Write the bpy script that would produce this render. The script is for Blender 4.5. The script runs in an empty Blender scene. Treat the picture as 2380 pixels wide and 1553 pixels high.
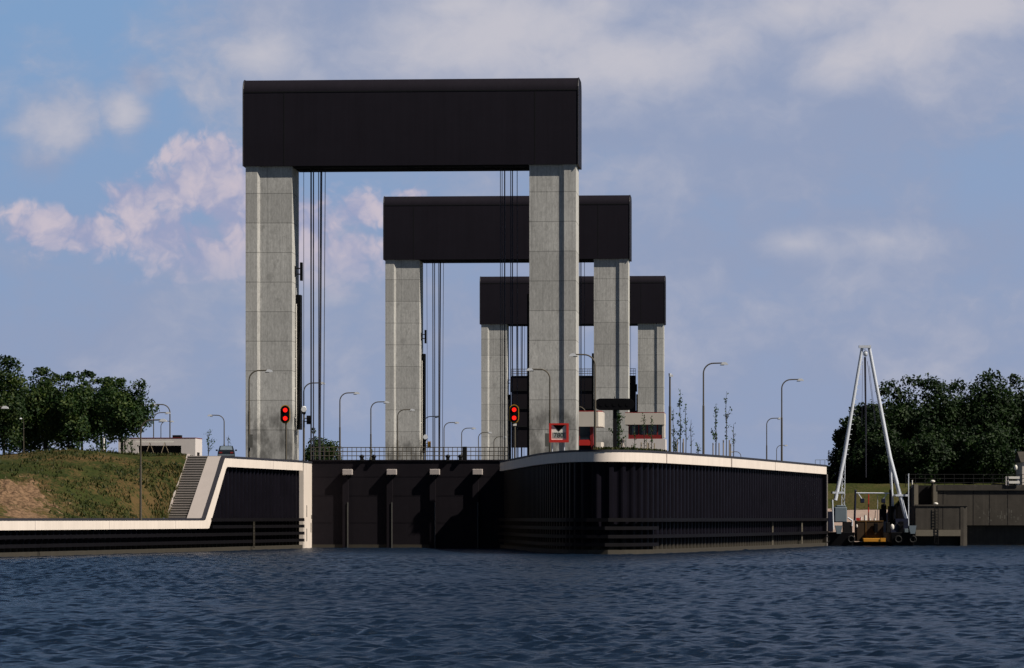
import bpy, bmesh, math, random
import numpy as np
from mathutils import Vector, Matrix
R = math.radians
SC = bpy.context.scene
COL = SC.collection

# ------------------------------------------------------------------ camera
# photo measured on a 2380 x 1553 grid: focal length 8800 grid units, horizon at row 1204, eye 3.1 m above the water
F, CX, HY, EYE = 8800.0, 1190.0, 1204.0, 3.1
cam_d = bpy.data.cameras.new('camera')
cam = bpy.data.objects.new('camera', cam_d); COL.objects.link(cam)
cam.location = (0, 0, EYE); cam.rotation_euler = (R(90), 0, 0)
cam_d.sensor_width = 36; cam_d.lens = F / 2380 * 36
cam_d.shift_y = (HY - 776.5) / 2380
cam_d.clip_start = 1; cam_d.clip_end = 20000
SC.camera = cam

def X(px, Y): return (px - CX) / F * Y
def Z(py, Y): return EYE + (HY - py) / F * Y

# ------------------------------------------------------------------ light
TH = math.atan(0.0683)                                   # lock axis leans this much to the right of the view axis
AX = Vector((math.sin(TH), math.cos(TH), 0)); RT = Vector((math.cos(TH), -math.sin(TH), 0))
PHI, ELEV = R(69.5), R(46)                                 # sun: to the right of the gates' front normal, height
sun_dir = (-AX * math.cos(PHI) + RT * math.sin(PHI)) * math.cos(ELEV) + Vector((0, 0, math.sin(ELEV)))
sd = bpy.data.lights.new('sun', 'SUN'); sd.energy = 5.0; sd.angle = R(0.53); sd.color = (1.0, 0.91, 0.80)
so = bpy.data.objects.new('sun', sd); COL.objects.link(so)
so.rotation_euler = sun_dir.to_track_quat('Z', 'Y').to_euler(); so.location = (60, -40, 120)
SC.view_settings.view_transform = 'Standard'; SC.view_settings.look = 'None'
SC.view_settings.exposure = 0.0; SC.view_settings.gamma = 1.0; SC.view_settings.use_curve_mapping = False

# ------------------------------------------------------------------ node helper
class G:
    """tiny wrapper: g.m('ADD', a, b) makes a math node; sockets or numbers in, socket out"""
    def __init__(s, tree): s.t = tree; s.n = tree.nodes; s.l = tree.links
    def node(s, typ, ins=None, **kw):
        n = s.n.new(typ)
        for k, v in kw.items(): setattr(n, k, v)
        for k, v in (ins or {}).items(): s.put(n.inputs[k], v)
        return n
    def put(s, sock, v):
        if isinstance(v, bpy.types.NodeSocket): s.l.new(v, sock)
        else:
            if isinstance(v, (tuple, list)) and sock.type == 'RGBA' and len(v) == 3: v = (*v, 1)
            sock.default_value = v
    def m(s, op, a, b=0.0, c=None, clamp=False):
        n = s.n.new('ShaderNodeMath'); n.operation = op; n.use_clamp = clamp
        s.put(n.inputs[0], a); s.put(n.inputs[1], b)
        if c is not None: s.put(n.inputs[2], c)
        return n.outputs[0]
    def step(s, x, a, b):
        n = s.n.new('ShaderNodeMapRange'); n.interpolation_type = 'SMOOTHSTEP'
        s.put(n.inputs['Value'], x); n.inputs['From Min'].default_value = a; n.inputs['From Max'].default_value = b
        return n.outputs['Result']
    def mix(s, f, a, b, mode='MIX'):
        n = s.n.new('ShaderNodeMix'); n.data_type = 'RGBA'; n.blend_type = mode
        s.put(n.inputs[0], f); s.put(n.inputs[6], a); s.put(n.inputs[7], b)
        return n.outputs[2]
    def noise(s, vec, scale, detail=4, rough=0.55, dist=0.0, out='Fac'):
        n = s.n.new('ShaderNodeTexNoise'); s.put(n.inputs['Vector'], vec)
        n.inputs['Scale'].default_value = scale; n.inputs['Detail'].default_value = detail
        n.inputs['Roughness'].default_value = rough; n.inputs['Distortion'].default_value = dist
        return n.outputs[out]
    def scl(s, vec, v):
        n = s.n.new('ShaderNodeVectorMath'); n.operation = 'MULTIPLY'; s.put(n.inputs[0], vec); n.inputs[1].default_value = v
        return n.outputs[0]

# ------------------------------------------------------------------ sky
W = bpy.data.worlds.new('World'); SC.world = W; W.use_nodes = True
W.node_tree.nodes.clear()
g = G(W.node_tree)
sky = g.node('ShaderNodeTexSky', sky_type='NISHITA'); sky.sun_disc = False
sky.sun_elevation = ELEV; sky.sun_rotation = math.atan2(sun_dir.x, sun_dir.y)
sky.air_density = 0.55; sky.dust_density = 0.1; sky.ozone_density = 3.0
tc = g.node('ShaderNodeTexCoord')
sp = g.node('ShaderNodeSeparateXYZ', {0: tc.outputs['Generated']})
dx, dy, dz = sp.outputs
ysafe = g.m('MAXIMUM', dy, 0.05)
u = g.m('DIVIDE', dx, ysafe); v = g.m('DIVIDE', dz, ysafe)          # tangent of azimuth / height of the sky direction
uv = g.node('ShaderNodeCombineXYZ', {0: u, 1: v, 2: 0.37}).outputs[0]
# clear sky low over the land, seen through summer air: blue overhead, lavender near the ground, both from the real sky's range
t = g.step(v, 0.0, 0.15)
low = g.mix(t, (0.280, 0.347, 0.515), (0.208, 0.350, 0.575))
lr = g.step(u, -0.16, 0.14)
low = g.mix(g.m('MULTIPLY', lr, 0.45), low, (0.290, 0.358, 0.525))
def blob(px, py, a, b, w=1.0):                                       # cone-shaped patch of cloud cover round one sky direction
    q = g.node('ShaderNodeVectorMath', {0: uv0, 1: (F / a, F / b, 0), 2: (-(px - CX) / a, -(HY - py) / b, 0)}, operation='MULTIPLY_ADD').outputs[0]
    return g.m('MULTIPLY_ADD', g.node('ShaderNodeVectorMath', {0: q}, operation='LENGTH').outputs['Value'], -0.6 * w, w)
def many(bl):
    s_ = 0.0
    for b_ in bl: s_ = g.m('MAXIMUM', blob(*b_), s_)
    return s_
# warped coordinates so that the clouds billow
wn = g.node('ShaderNodeTexNoise', {'Vector': uv, 'Scale': 45.0, 'Detail': 4.0, 'Roughness': 0.55})
wv = g.node('ShaderNodeVectorMath', {0: wn.outputs['Color'], 1: (0.5, 0.5, 0.5)}, operation='SUBTRACT').outputs[0]
wuv = g.node('ShaderNodeVectorMath', {0: uv, 1: g.scl(wv, (0.020, 0.014, 0))}, operation='ADD').outputs[0]
uv0 = g.node('ShaderNodeCombineXYZ', {0: u, 1: v, 2: 0.0}).outputs[0]
vor = g.node('ShaderNodeTexVoronoi', {'Vector': wuv, 'Scale': 95.0, 'Detail': 2.5, 'Roughness': 0.55, 'Lacunarity': 2.3}, feature='F1', normalize=True)
fb = g.noise(wuv, 48.0, 7, 0.60)
puff = g.m('MULTIPLY', g.m('SUBTRACT', 0.30, vor.outputs['Distance']), 2.2)
cum = many([(490, 380, 110, 70, 1.0), (430, 440, 130, 70, 1.0), (540, 470, 150, 130, 1.0), (310, 460, 100, 60, .95), (400, 540, 170, 90, 1.0),
            (115, 535, 130, 60, 1.0), (205, 545, 85, 65, 1.0), (480, 600, 140, 70, .95), (800, 600, 110, 80, .95), (830, 490, 80, 55, .9), (960, 452, 50, 22, .8), (690, 530, 130, 110, 1.0)])
cd = g.m('ADD', cum, g.m('ADD', g.m('MULTIPLY', g.m('SUBTRACT', fb, 0.5), 1.7), g.m('MULTIPLY', puff, 0.75)))
cden = g.step(cd, 0.27, 0.70)
fade = g.step(v, 0.052, 0.076)                                         # their bases dissolve into the summer air
cden = g.m('MULTIPLY', cden, g.m('MULTIPLY', g.m('MULTIPLY', fade, g.step(cum, 0.08, 0.35)), 0.90))
# soft cloud streaks
fs = g.noise(g.scl(wuv, (1.0, 1.4, 1)), 22.0, 7, 0.60)
soft = many([(290, 270, 55, 75, .95), (150, 300, 100, 75, .85), (330, 190, 45, 45, .8), (600, 125, 110, 55, .95), (110, 380, 80, 70, .7),
             (1200, 70, 560, 260, 1.7), (1500, 130, 520, 280, 1.7), (1850, 120, 480, 280, 1.7), (2250, 30, 380, 150, 1.6),
             (1700, 370, 620, 160, 1.1), (1850, 570, 760, 150, 1.1), (250, 780, 700, 260, .85), (1900, 850, 900, 320, .8), (1100, 780, 700, 260, .8)])
sn = g.m('MULTIPLY', g.m('SUBTRACT', fs, 0.5), 2.6)
sden = g.m('MULTIPLY', g.step(g.m('ADD', soft, sn), 0.02, 0.85), 0.92)
shade = g.step(g.m('ADD', g.m('MULTIPLY', puff, 1.0), g.m('MULTIPLY', g.m('SUBTRACT', fb, 0.5), 2.0)), -0.30, 0.38)
ccol = g.mix(shade, (0.330, 0.355, 0.525), (0.600, 0.525, 0.590))
glow = many([(1080, 10, 120, 50, 1.0), (1180, 60, 300, 110, .8), (1480, 150, 220, 110, .9), (1650, 60, 260, 100, .7), (2050, 90, 260, 110, .6), (1700, 250, 220, 60, .35), (1860, 20, 170, 70, 1.2), (1960, 130, 150, 80, .8), (2270, 20, 200, 60, 1.0), (1400, 10, 140, 60, .8), (1850, 565, 90, 36, .75), (2060, 560, 130, 36, .5), (600, 125, 90, 40, .6), (290, 270, 45, 65, .7), (150, 300, 90, 60, .45), (1440, 390, 160, 50, .35), (1200, 85, 120, 50, .6)])
scol = g.mix(g.step(g.m('ADD', glow, g.m('MULTIPLY', sn, 0.9)), -0.15, 1.05), (0.286, 0.342, 0.495), (0.560, 0.545, 0.600))
low = g.mix(sden, low, scol)
low = g.mix(cden, low, ccol)
front = g.step(dy, 0.3, 0.6)
# high sky: the physical sky
hs = g.mix(1.0, sky.outputs['Color'], (0.036, 0.036, 0.036), 'MULTIPLY')
sel = g.m('MULTIPLY', front, g.m('SUBTRACT', 1.0, g.step(dz, 0.145, 0.24)))
W.cycles.sampling_method = 'MANUAL'; W.cycles.sample_map_resolution = 512
bg = g.node('ShaderNodeBackground', {'Color': g.mix(sel, hs, low), 'Strength': 1.0})
g.l.new(bg.outputs[0], g.node('ShaderNodeOutputWorld').inputs[0])

# ------------------------------------------------------------------ materials
MATS = {}
def mat(name, base, rough=0.8, var=0.18, scale=0.6, metal=0.0, spec=0.3, streak=0.0, grain=0.0, stain=None, bump=0.0, bscale=8.0):
    if name in MATS: return MATS[name]
    m_ = bpy.data.materials.new(name); m_.use_nodes = True; MATS[name] = m_
    g = G(m_.node_tree); b = g.n['Principled BSDF']
    tc = g.node('ShaderNodeTexCoord'); P = tc.outputs['Object']
    f = g.noise(P, scale, 6, 0.6)
    k = g.m('ADD', 1.0 - var, g.m('MULTIPLY', f, 2 * var))
    if streak:
        s_ = g.noise(g.scl(P, (2.2, 2.2, 0.07)), 1.3, 4, 0.6)
        k = g.m('MULTIPLY', k, g.m('ADD', 1.0 - streak, g.m('MULTIPLY', s_, 2 * streak)))
    if grain:
        s_ = g.noise(P, 9.0, 3, 0.7)
        k = g.m('MULTIPLY', k, g.m('ADD', 1.0 - grain, g.m('MULTIPLY', s_, 2 * grain)))
    c = g.mix(1.0, base, g.node('ShaderNodeCombineColor', {0: k, 1: k, 2: k}).outputs[0], 'MULTIPLY')
    if name == 'tarred_sheet_piling':                        # silt and algae left by the water on the lowest metre
        zz = g.m('ADD', g.node('ShaderNodeSeparateXYZ', {0: P}).outputs[2], g.m('MULTIPLY', g.noise(g.scl(P, (3, 3, .3)), 1.0, 3, 0.6), 0.9))
        c = g.mix(g.step(zz, 1.75, 0.75), c, (0.045, 0.040, 0.031))
    if stain:
        c = g.mix(g.step(g.noise(P, stain[1], 5, 0.65), stain[2], stain[2] + 0.15), c, stain[0])
    g.put(b.inputs['Base Color'], c)
    b.inputs['Roughness'].default_value = rough; b.inputs['Metallic'].default_value = metal
    b.inputs['Specular IOR Level'].default_value = spec
    if bump:
        bn = g.node('ShaderNodeBump', {'Height': g.noise(P, bscale, 5, 0.6), 'Strength': bump, 'Distance': 0.05})
        g.l.new(bn.outputs[0], b.inputs['Normal'])
    return m_

def emit_mat(name, col, strength):
    m_ = bpy.data.materials.new(name); m_.use_nodes = True
    b = m_.node_tree.nodes['Principled BSDF']
    b.inputs['Base Color'].default_value = (*[c * 0.3 for c in col], 1)
    b.inputs['Emission Color'].default_value = (*col, 1); b.inputs['Emission Strength'].default_value = strength
    return m_

def column_mat():
    m_ = bpy.data.materials.new('board_marked_concrete'); m_.use_nodes = True
    g = G(m_.node_tree); b = g.n['Principled BSDF']
    P = g.node('ShaderNodeTexCoord').outputs['Object']
    s3 = g.node('ShaderNodeSeparateXYZ', {0: P})
    z = s3.outputs[2]
    zz = g.m('DIVIDE', g.m('SUBTRACT', z, 0.22), 3.07)
    fr = g.m('FRACT', zz); lift = g.m('FLOOR', zz)
    jn = g.m('LESS_THAN', g.m('ABSOLUTE', g.m('SUBTRACT', fr, g.m('ADD', 0.5, g.m('MULTIPLY', g.m('GREATER_THAN', fr, 0.5), 0.0)))), 0.4865)   # 1 inside a lift, 0 at its joint
    side = g.m('FLOOR', g.m('DIVIDE', s3.outputs[0], 6.0))
    wn = g.node('ShaderNodeTexWhiteNoise', {'Vector': g.node('ShaderNodeCombineXYZ', {0: lift, 1: side, 2: 0.0}).outputs[0]}, noise_dimensions='3D').outputs['Value']
    st = g.noise(g.scl(P, (2.0, 2.0, 0.05)), 2.2, 5, 0.65)
    bl = g.noise(P, 0.35, 5, 0.6); gr = g.noise(g.scl(P, (1, 1, .35)), 7.0, 4, 0.7)
    k = g.m('ADD', 0.86, g.m('MULTIPLY', wn, 0.24))
    k = g.m('MULTIPLY', k, g.m('ADD', 0.70, g.m('MULTIPLY', st, 0.6)))
    k = g.m('MULTIPLY', k, g.m('ADD', 0.80, g.m('MULTIPLY', bl, 0.4)))
    k = g.m('MULTIPLY', k, g.m('ADD', 0.50, g.m('MULTIPLY', gr, 1.0)))
    # damp, blotchy lowest lifts
    dmp = g.m('MULTIPLY', g.step(g.m('ADD', z, g.m('MULTIPLY', bl, 3.0)), 7.6, 5.8), g.step(g.noise(g.scl(P, (1, 1, .5)), 0.9, 5, 0.65), 0.36, 0.62))
    k = g.m('MULTIPLY', k, g.m('SUBTRACT', 1.0, g.m('MULTIPLY', dmp, 0.52)))
    rs = g.m('MULTIPLY', g.step(g.noise(g.scl(P, (1.0, 1.0, 0.016)), 2.6, 4, 0.6), 0.50, 0.70), g.step(g.m('ADD', z, g.m('MULTIPLY', st, 14.0)), 18.0, 36.0))
    k = g.m('MULTIPLY', k, g.m('SUBTRACT', 1.0, g.m('MULTIPLY', rs, 0.26)))
    pt = g.step(g.noise(g.node('ShaderNodeVectorMath', {0: P, 1: (0, 0, 0)}, operation='ADD').outputs[0], 0.8, 6, 0.7), 0.56, 0.66)
    k = g.m('MULTIPLY', k, g.m('SUBTRACT', 1.0, g.m('MULTIPLY', pt, g.m('MULTIPLY', wn, 0.28))))
    k = g.m('MULTIPLY', k, g.m('ADD', 0.58, g.m('MULTIPLY', jn, 0.42)))
    c = g.mix(1.0, (0.505, 0.500, 0.470), g.node('ShaderNodeCombineColor', {0: k, 1: k, 2: k}).outputs[0], 'MULTIPLY')
    g.put(b.inputs['Base Color'], c); b.inputs['Roughness'].default_value = 0.88; b.inputs['Specular IOR Level'].default_value = 0.2
    bn = g.node('ShaderNodeBump', {'Height': st, 'Strength': 0.25, 'Distance': 0.03}); g.l.new(bn.outputs[0], b.inputs['Normal'])
    return m_

def leaf_mat(name, a, b_, c_):
    m_ = bpy.data.materials.new(name); m_.use_nodes = True
    g = G(m_.node_tree); b = g.n['Principled BSDF']
    P = g.node('ShaderNodeTexCoord').outputs['Object']
    ri = g.node('ShaderNodeNewGeometry').outputs['Random Per Island']
    oi = g.node('ShaderNodeObjectInfo').outputs['Random']
    cl = g.noise(P, 0.55, 3, 0.5)
    f = g.m('ADD', g.m('MULTIPLY', ri, 0.5), g.m('MULTIPLY', g.step(cl, 0.35, 0.65), 0.5))
    r_ = g.node('ShaderNodeValToRGB', {0: f})
    e = r_.color_ramp.elements; e[0].color = (*a, 1); e[1].color = (*c_, 1); e.new(0.5).color = (*b_, 1)
    kk = g.m('ADD', 0.8, g.m('MULTIPLY', oi, 0.4))
    g.put(b.inputs['Base Color'], g.mix(1.0, r_.outputs[0], g.node('ShaderNodeCombineColor', {0: kk, 1: kk, 2: kk}).outputs[0], 'MULTIPLY'))
    b.inputs['Roughness'].default_value = 0.65; b.inputs['Specular IOR Level'].default_value = 0.25
    tr = g.node('ShaderNodeBsdfTranslucent', {'Color': g.mix(1.0, r_.outputs[0], (0.9, 1.3, 0.5), 'MULTIPLY')})
    mx = g.node('ShaderNodeMixShader', {0: 0.22}); g.l.new(b.outputs[0], mx.inputs[1]); g.l.new(tr.outputs[0], mx.inputs[2])
    g.l.new(mx.outputs[0], g.n['Material Output'].inputs[0])
    return m_

def slope_mat(name, g1, g2, dry, bare, barepos=None):
    m_ = bpy.data.materials.new(name); m_.use_nodes = True
    g = G(m_.node_tree); b = g.n['Principled BSDF']
    P = g.node('ShaderNodeTexCoord').outputs['Object']
    n1 = g.noise(P, 0.5, 7, 0.65); n2 = g.noise(g.scl(P, (1, 1, 2.0)), 0.16, 5, 0.6); n3 = g.noise(P, 2.6, 4, 0.7)
    c = g.mix(g.step(n1, 0.35, 0.62), g1, g2)
    c = g.mix(g.m('MULTIPLY', g.step(g.m('ADD', g.m('MULTIPLY', n2, 0.55), g.m('MULTIPLY', n3, 0.45)), 0.46, 0.60), 0.85), c, dry)
    if barepos:
        s3 = g.node('ShaderNodeSeparateXYZ', {0: P})
        d = None
        for (x_, y_, rx, ry) in barepos:
            e = g.m('ADD', g.m('POWER', g.m('DIVIDE', g.m('SUBTRACT', s3.outputs[0], x_), rx), 2.0), g.m('POWER', g.m('DIVIDE', g.m('SUBTRACT', s3.outputs[1], y_), ry), 2.0))
            e = g.m('EXPONENT', g.m('MULTIPLY', e, -1.0)); d = e if d is None else g.m('MAXIMUM', d, e)
        mk = g.step(g.m('ADD', d, g.m('MULTIPLY', g.m('SUBTRACT', g.noise(P, 0.8, 6, 0.7), 0.5), 2.4)), 0.40, 0.62)
        c = g.mix(mk, c, g.mix(g.step(n3, 0.42, 0.60), bare, tuple(q * 0.42 for q in bare)))
    g.put(b.inputs['Base Color'], c); b.inputs['Roughness'].default_value = 0.95; b.inputs['Specular IOR Level'].default_value = 0.1
    bn = g.node('ShaderNodeBump', {'Height': n3, 'Strength': 0.8, 'Distance': 0.25}); g.l.new(bn.outputs[0], b.inputs['Normal'])
    return m_

def water_mat():
    m_ = bpy.data.materials.new('river_water'); m_.use_nodes = True
    g = G(m_.node_tree); b = g.n['Principled BSDF']
    P = g.node('ShaderNodeTexCoord').outputs['Object']
    b.inputs['Base Color'].default_value = (0.007, 0.0165, 0.034, 1)
    b.inputs['Roughness'].default_value = 0.24; b.inputs['IOR'].default_value = 1.333; b.inputs['Specular IOR Level'].default_value = 0.5
    n1 = g.noise(g.scl(P, (0.8, 1.0, 1)), 3.1, 6, 0.66, 0.4); n2 = g.noise(P, 0.09, 3, 0.5)
    h = g.m('MULTIPLY', n1, g.m('ADD', 0.55, g.m('MULTIPLY', n2, 0.9)))
    bn = g.node('ShaderNodeBump', {'Height': h, 'Strength': 1.0, 'Distance': 0.14}); g.l.new(bn.outputs[0], b.inputs['Normal'])
    return m_

M = dict(
    column=column_mat(),
    clad=mat('dark_metal_cladding', (0.0150, 0.0130, 0.0185), 0.6, 0.2, 0.3, spec=0.08, streak=0.18),
    roof=mat('dark_roof_sheet', (0.022, 0.021, 0.026), 0.5, 0.15, 0.3, spec=0.3),
    trim=mat('weathered_edge_trim', (0.10, 0.085, 0.08), 0.6, 0.2, 1.0),
    steel=mat('black_painted_steel', (0.011, 0.011, 0.012), 0.6, 0.2, 1.0, spec=0.15),
    gate=mat('tarred_gate_steel', (0.0145, 0.0122, 0.0155), 0.65, 0.25, 0.5, spec=0.08, streak=0.15),
    cable=mat('greased_steel_cable', (0.035, 0.035, 0.05), 0.5, 0.1, 1.0),
    white=mat('white_coping_concrete', (0.79, 0.705, 0.62), 0.8, 0.10, 0.5, spec=0.2, streak=0.14, grain=0.08, stain=((0.55, 0.47, 0.39), 0.55, 0.66)),
    pillar=mat('stained_white_concrete', (0.74, 0.66, 0.58), 0.8, 0.12, 0.6, spec=0.2, streak=0.2),
    cap=mat('dark_coping_cap', (0.032, 0.032, 0.042), 0.7, 0.2, 1.5),
    cheek=mat('smooth_pale_concrete', (0.46, 0.41, 0.38), 0.85, 0.08, 0.8, grain=0.1),
    pile=mat('tarred_sheet_piling', (0.0052, 0.0045, 0.0078), 0.5, 0.5, 0.5, spec=0.06, streak=0.3),
    timber=mat('wet_dark_timber', (0.0062, 0.0055, 0.0068), 0.6, 0.45, 1.2, spec=0.10),
    ledge=mat('waterline_concrete', (0.048, 0.042, 0.032), 0.8, 0.25, 1.0, grain=0.2),
    step=mat('grey_stair_concrete', (0.085, 0.08, 0.066), 0.9, 0.15, 1.0, grain=0.2),
    pole=mat('weathered_lamp_pole', (0.115, 0.10, 0.075), 0.6, 0.2, 1.0, metal=0.2),
    head=mat('pale_lamp_housing', (0.72, 0.74, 0.76), 0.4, 0.05, 1.0),
    box=mat('grey_switch_box', (0.10, 0.10, 0.09), 0.6, 0.15, 1.0),
    black=mat('matt_black_board', (0.0045, 0.0045, 0.006), 0.7, 0.2, 1.0, spec=0.06),
    yellow=mat('yellow_signal_border', (0.50, 0.28, 0.03), 0.5, 0.1, 1.0),
    redp=mat('red_sign_paint', (0.52, 0.030, 0.022), 0.5, 0.08, 1.0),
    redw=mat('dark_red_frame', (0.22, 0.018, 0.018), 0.5, 0.1, 1.0),
    signw=mat('white_sign_enamel', (0.78, 0.75, 0.68), 0.5, 0.05, 1.0),
    grey=mat('grey_sign_panel', (0.30, 0.33, 0.31), 0.5, 0.1, 1.0),
    pconc=mat('pale_facade_concrete', (0.60, 0.55, 0.48), 0.85, 0.08, 0.8, grain=0.08),
    gconc=mat('light_grey_facade', (0.68, 0.63, 0.60), 0.85, 0.1, 0.8, grain=0.1),
    glass=mat('dark_window_glass', (0.02, 0.025, 0.035), 0.08, 0.1, 1.0, spec=0.6),
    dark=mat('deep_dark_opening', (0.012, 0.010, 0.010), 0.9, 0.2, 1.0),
    car=mat('dark_blue_car_paint', (0.010, 0.015, 0.020), 0.3, 0.05, 1.0, spec=0.6),
    wing=mat('car_window_painted_sky', (0.16, 0.20, 0.24), 0.1, 0.3, 3.0, spec=0.8),  # sky reflection painted into the rear window's base colour
    rubber=mat('black_rubber', (0.012, 0.012, 0.012), 0.8, 0.1, 1.0),
    oldc=mat('old_grimy_concrete', (0.058, 0.051, 0.042), 0.9, 0.5, 0.7, streak=0.35, grain=0.3, stain=((0.105, 0.095, 0.078), 0.8, 0.60)),
    oldl=mat('lighter_old_concrete', (0.17, 0.15, 0.115), 0.9, 0.25, 0.7, streak=0.15, grain=0.25),
    sheer=mat('pale_blue_grey_steel', (0.66, 0.70, 0.76), 0.35, 0.08, 1.0, spec=0.5),
    hull=mat('black_hull_paint', (0.006, 0.006, 0.007), 0.6, 0.3, 0.6, spec=0.1),
    mach=mat('grey_machinery_paint', (0.15, 0.19, 0.22), 0.5, 0.12, 1.0),
    ochre=mat('dirty_ochre_paint', (0.10, 0.050, 0.010), 0.7, 0.3, 1.0),
    lime=mat('lime_bloom', (0.105, 0.098, 0.082), 0.9, 0.3, 2.0),
    orange=mat('faded_orange_paint', (0.55, 0.24, 0.02), 0.6, 0.15, 1.0),
    brown=mat('rusty_brown_paint', (0.035, 0.020, 0.008), 0.7, 0.3, 1.0),
    blue=mat('dark_blue_paint', (0.012, 0.015, 0.035), 0.5, 0.1, 1.0),
    stake=mat('weathered_wood_stake', (0.30, 0.24, 0.16), 0.9, 0.2, 2.0),
    bark=mat('grey_brown_bark', (0.060, 0.050, 0.040), 0.9, 0.3, 2.0, bump=0.5),
    leafl=leaf_mat('leaves_mid_green', (0.010, 0.027, 0.008), (0.022, 0.050, 0.012), (0.092, 0.122, 0.026)),
    leafr=leaf_mat('leaves_dark_green', (0.006, 0.015, 0.006), (0.012, 0.027, 0.008), (0.030, 0.055, 0.014)),
    leafs=leaf_mat('leaves_sapling', (0.02, 0.05, 0.014), (0.035, 0.075, 0.02), (0.07, 0.12, 0.03)),
    grass=slope_mat('rough_grass_slope', (0.022, 0.034, 0.009), (0.044, 0.052, 0.014), (0.125, 0.078, 0.034), (0.245, 0.155, 0.092), [(-43.5, 326, 4.0, 11), (-40, 317, 3.2, 5.5), (-37.0, 312.5, 3.2, 3.6), (-47, 322, 4, 12)]),
    bank=slope_mat('river_bank_grass', (0.028, 0.038, 0.010), (0.045, 0.052, 0.013), (0.075, 0.062, 0.024), (0.3, 0.2, 0.12)),
    blade=leaf_mat('grass_blades', (0.016, 0.029, 0.007), (0.034, 0.045, 0.010), (0.110, 0.080, 0.030)),
    revet=mat('pinkish_revetment_stone', (0.34, 0.26, 0.22), 0.95, 0.25, 1.5, grain=0.3),
    pave=mat('asphalt_paving', (0.07, 0.068, 0.065), 0.95, 0.15, 0.5),
    land=mat('flat_grass_land', (0.055, 0.075, 0.02), 0.95, 0.3, 0.05),
    water=water_mat(),
    red_light=emit_mat('lit_red_lamp', (1.0, 0.012, 0.006), 1.6),
)

# ------------------------------------------------------------------ mesh helpers
class MB:
    """collects shapes, then builds them as one mesh object"""
    def __init__(s): s.v = []; s.f = []
    def add(s, vs, fs):
        o = len(s.v); s.v += [tuple(p) for p in vs]; s.f += [tuple(i + o for i in f) for f in fs]; return s
    def box(s, x0, x1, y0, y1, z0, z1):
        return s.add([(x0, y0, z0), (x1, y0, z0), (x1, y1, z0), (x0, y1, z0), (x0, y0, z1), (x1, y0, z1), (x1, y1, z1), (x0, y1, z1)],
                     [(0, 3, 2, 1), (4, 5, 6, 7), (0, 1, 5, 4), (1, 2, 6, 5), (2, 3, 7, 6), (3, 0, 4, 7)])
    def prism(s, poly, z0, z1):                              # poly ccw in xy
        n = len(poly)
        return s.add([(x, y, z0) for x, y in poly] + [(x, y, z1) for x, y in poly],
                     [tuple(range(n))[::-1], tuple(range(n, 2 * n))] + [(i, (i + 1) % n, n + (i + 1) % n, n + i) for i in range(n)])
    def front(s, poly, y0, y1):                              # poly ccw in xz as seen from -y, extruded from y0 back to y1
        n = len(poly)
        return s.add([(x, y0, z) for x, z in poly] + [(x, y1, z) for x, z in poly],
                     [tuple(range(n)), tuple(range(n, 2 * n))[::-1]] + [((i + 1) % n, i, n + i, n + (i + 1) % n) for i in range(n)])
    def tube(s, pts, r, seg=8, caps=True):
        pts = [Vector(p) for p in pts]; n = len(pts)
        rs = r if isinstance(r, (list, tuple)) else [r] * n
        vs = []; up = None
        for i, p in enumerate(pts):
            d = (pts[min(i + 1, n - 1)] - pts[max(i - 1, 0)]).normalized()
            if up is None: up = Vector((0, 1, 0)) if abs(d.y) < 0.9 else Vector((1, 0, 0))
            a = (up - d * up.dot(d)).normalized(); b = d.cross(a); up = a
            for k in range(seg):
                t = 2 * math.pi * k / seg
                vs.append(p + (a * math.cos(t) + b * math.sin(t)) * rs[i])
        fs = [(i * seg + k, i * seg + (k + 1) % seg, (i + 1) * seg + (k + 1) % seg, (i + 1) * seg + k) for i in range(n - 1) for k in range(seg)]
        if caps: fs += [tuple(range(seg))[::-1], tuple(range((n - 1) * seg, n * seg))]
        return s.add(vs, fs)
    def ball(s, c, rx, ry=None, rz=None, seg=12, rings=8):
        ry = ry or rx; rz = rz or rx
        vs = [(c[0], c[1], c[2] + rz)]
        for i in range(1, rings):
            a = math.pi * i / rings
            for k in range(seg):
                t = 2 * math.pi * k / seg
                vs.append((c[0] + rx * math.sin(a) * math.cos(t), c[1] + ry * math.sin(a) * math.sin(t), c[2] + rz * math.cos(a)))
        vs.append((c[0], c[1], c[2] - rz)); L = len(vs) - 1
        fs = [(0, 1 + k, 1 + (k + 1) % seg) for k in range(seg)]
        for i in range(rings - 2):
            o = 1 + i * seg
            fs += [(o + k, o + seg + k, o + seg + (k + 1) % seg, o + (k + 1) % seg) for k in range(seg)]
        o = 1 + (rings - 2) * seg
        fs += [(L, o + (k + 1) % seg, o + k) for k in range(seg)]
        return s.add(vs, fs)
    def build(s, name, m, parent=None, smooth=False, bevel=0.0, loc=None):
        me = bpy.data.meshes.new(name); me.from_pydata(s.v, [], s.f); me.update()
        me.materials.append(M[m] if isinstance(m, str) else m)
        if smooth:
            me.polygons.foreach_set('use_smooth', [True] * len(me.polygons)); me.set_sharp_from_angle(angle=R(40))
        o = bpy.data.objects.new(name, me); COL.objects.link(o); o.parent = parent
        if loc: o.location = loc
        if bevel:
            b = o.modifiers.new('edge', 'BEVEL'); b.width = bevel; b.segments = 2; b.limit_method = 'ANGLE'
        return o

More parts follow.
